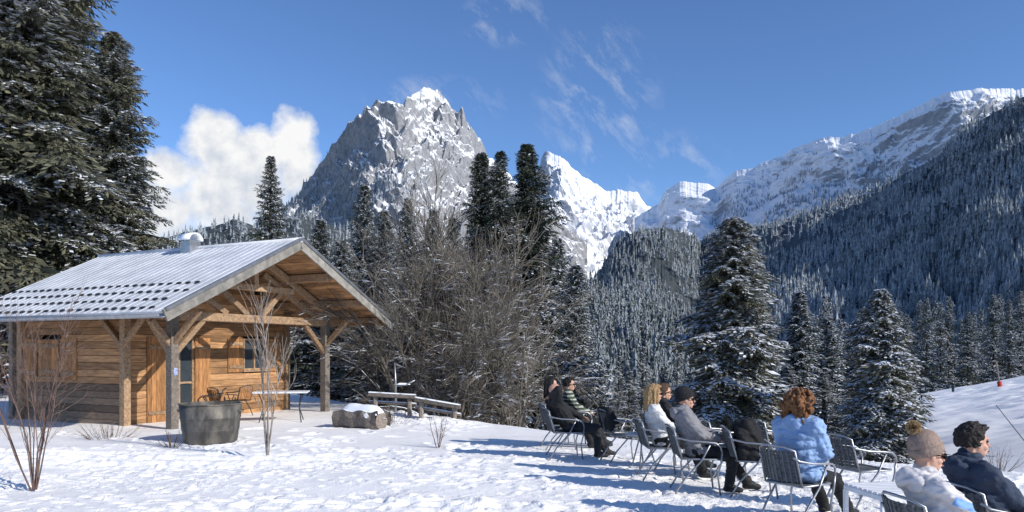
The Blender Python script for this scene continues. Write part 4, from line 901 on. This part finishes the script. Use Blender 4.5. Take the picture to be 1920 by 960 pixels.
person(1246,10.4,0,'person with long blonde hair and a white jacket sitting behind the grey jacket',(.7,.7,.7),BLK,lean=18,hair=('long',(.42,.27,.13)),glasses=True,hy=20)
person(1259,11.2,8,'dark-clothed person with sunglasses just behind the blonde one',BLK,BLK,lean=14,hair=('short',(.12,.07,.04)),glasses=True,scale=.97)
person(1312,9.4,-5,'person in a grey quilted jacket, black beanie and sunglasses leaning back with hands in lap',(.24,.235,.25),(.018,.018,.02),lean=22,hat=('plain',(.02,.02,.022)),glasses=True,bulk=1.12,quilt=.005,hp=2,hood='same',feet={-1:(.34,-.1,.09),1:(.62,.12,.09)},hands={-1:((.2,-.1,.68),(1,.3,-.2)),1:((.22,.06,.68),(1,-.5,0))})
person(1504,7.65,35,'person with curly copper hair in a light blue quilted jacket seen from behind',(.27,.40,.63),(.015,.015,.017),lean=4,hair=('curly',(.24,.105,.04)),bulk=1.34,quilt=.005,hood='same',scale=1.02,hy=-5,feet={-1:(.62,-.12,.09),1:(.6,.14,.09)},fold=.034)
wj,nt,bs=newmat('white_blue_jacket');tcx=nt.nodes.new('ShaderNodeTexCoord');sx=nt.nodes.new('ShaderNodeSeparateXYZ');link(nt,tcx.outputs['Object'],sx.inputs[0])
hh_=mth(nt,'ADD',sx.outputs[2],mth(nt,'MULTIPLY',sx.outputs[0],.35))
f=mth(nt,'MULTIPLY',mth(nt,'LESS_THAN',hh_,.86),mth(nt,'GREATER_THAN',hh_,.80))
f=mth(nt,'MULTIPLY',f,mth(nt,'GREATER_THAN',sx.outputs[0],-.16))
cjn=ramp(nt,noise(nt,tcx.outputs['Object'],7,4,.5),.35,.65)
link(nt,mixc(nt,f,mixc(nt,cjn,(.60,.575,.58),(.47,.455,.48)),(.16,.32,.62)),bs.inputs['Base Color']);bs.inputs['Roughness'].default_value=.7
person(1782,4.95,8,'person in a ribbed beige pompom hat, sunglasses and white jacket with blue trim',(.7,.7,.7),BLK,lean=22,hat=('pom',(.31,.225,.185)),glasses=True,hp=-4,hy=-8,jmat=wj,hood='same',bulk=.94,scale=.945,fold=.034)
person(1868,5.3,4,'man with tousled dark hair in a navy jacket at the right edge',(.035,.05,.085),(.03,.03,.04),lean=22,hair=('short',(.03,.022,.018)),bulk=1.06,hp=0,hy=-5,hood='same',fold=.03,scale=.98)
def coat(px,D,rz,label,sz,z0):
    x,y,z=gnd(px,D);rt=empty('draped_coat',(x,y,z),R(rz),label,'coat');m=MB();r2=random.Random(int(px))
    for i in range(9):
        yq=-.2+i*.05;m.cap((-.3+r2.uniform(-.02,.02),yq,z0),(-.27+r2.uniform(-.03,.03),yq*1.1,z0-sz+r2.uniform(-.05,.05)),.045,.06)
        m.cap((-.3,yq,z0),(-.18+r2.uniform(-.03,.03),yq,z0-.18),.045,.04)
    remesh(m,'cloth',.012,clothmat('black_coat',(.013,.013,.015)),rt,3,folds(.02,13,0,int(px)))
coat(1168,11.9,10,'dark coat hanging over the back of the empty chair right of the black jacket man',.22,.84)
x,y,z=gnd(1412,9.2);rt=empty('draped_coat',(x,y,z),R(-10),'black coat piled on the chair left of the blue jacket','coat');m=MB();r2=random.Random(4)
for i in range(16):m.cap((-.12+r2.uniform(-.08,.12),r2.uniform(-.15,.15),.82+r2.uniform(-.06,.06)),(-.02+r2.uniform(-.15,.15),r2.uniform(-.18,.18),.52),.07,.1)
remesh(m,'cloth',.012,clothmat('black_coat',(.013,.013,.015)),rt,3,folds(.025,11,0,9))
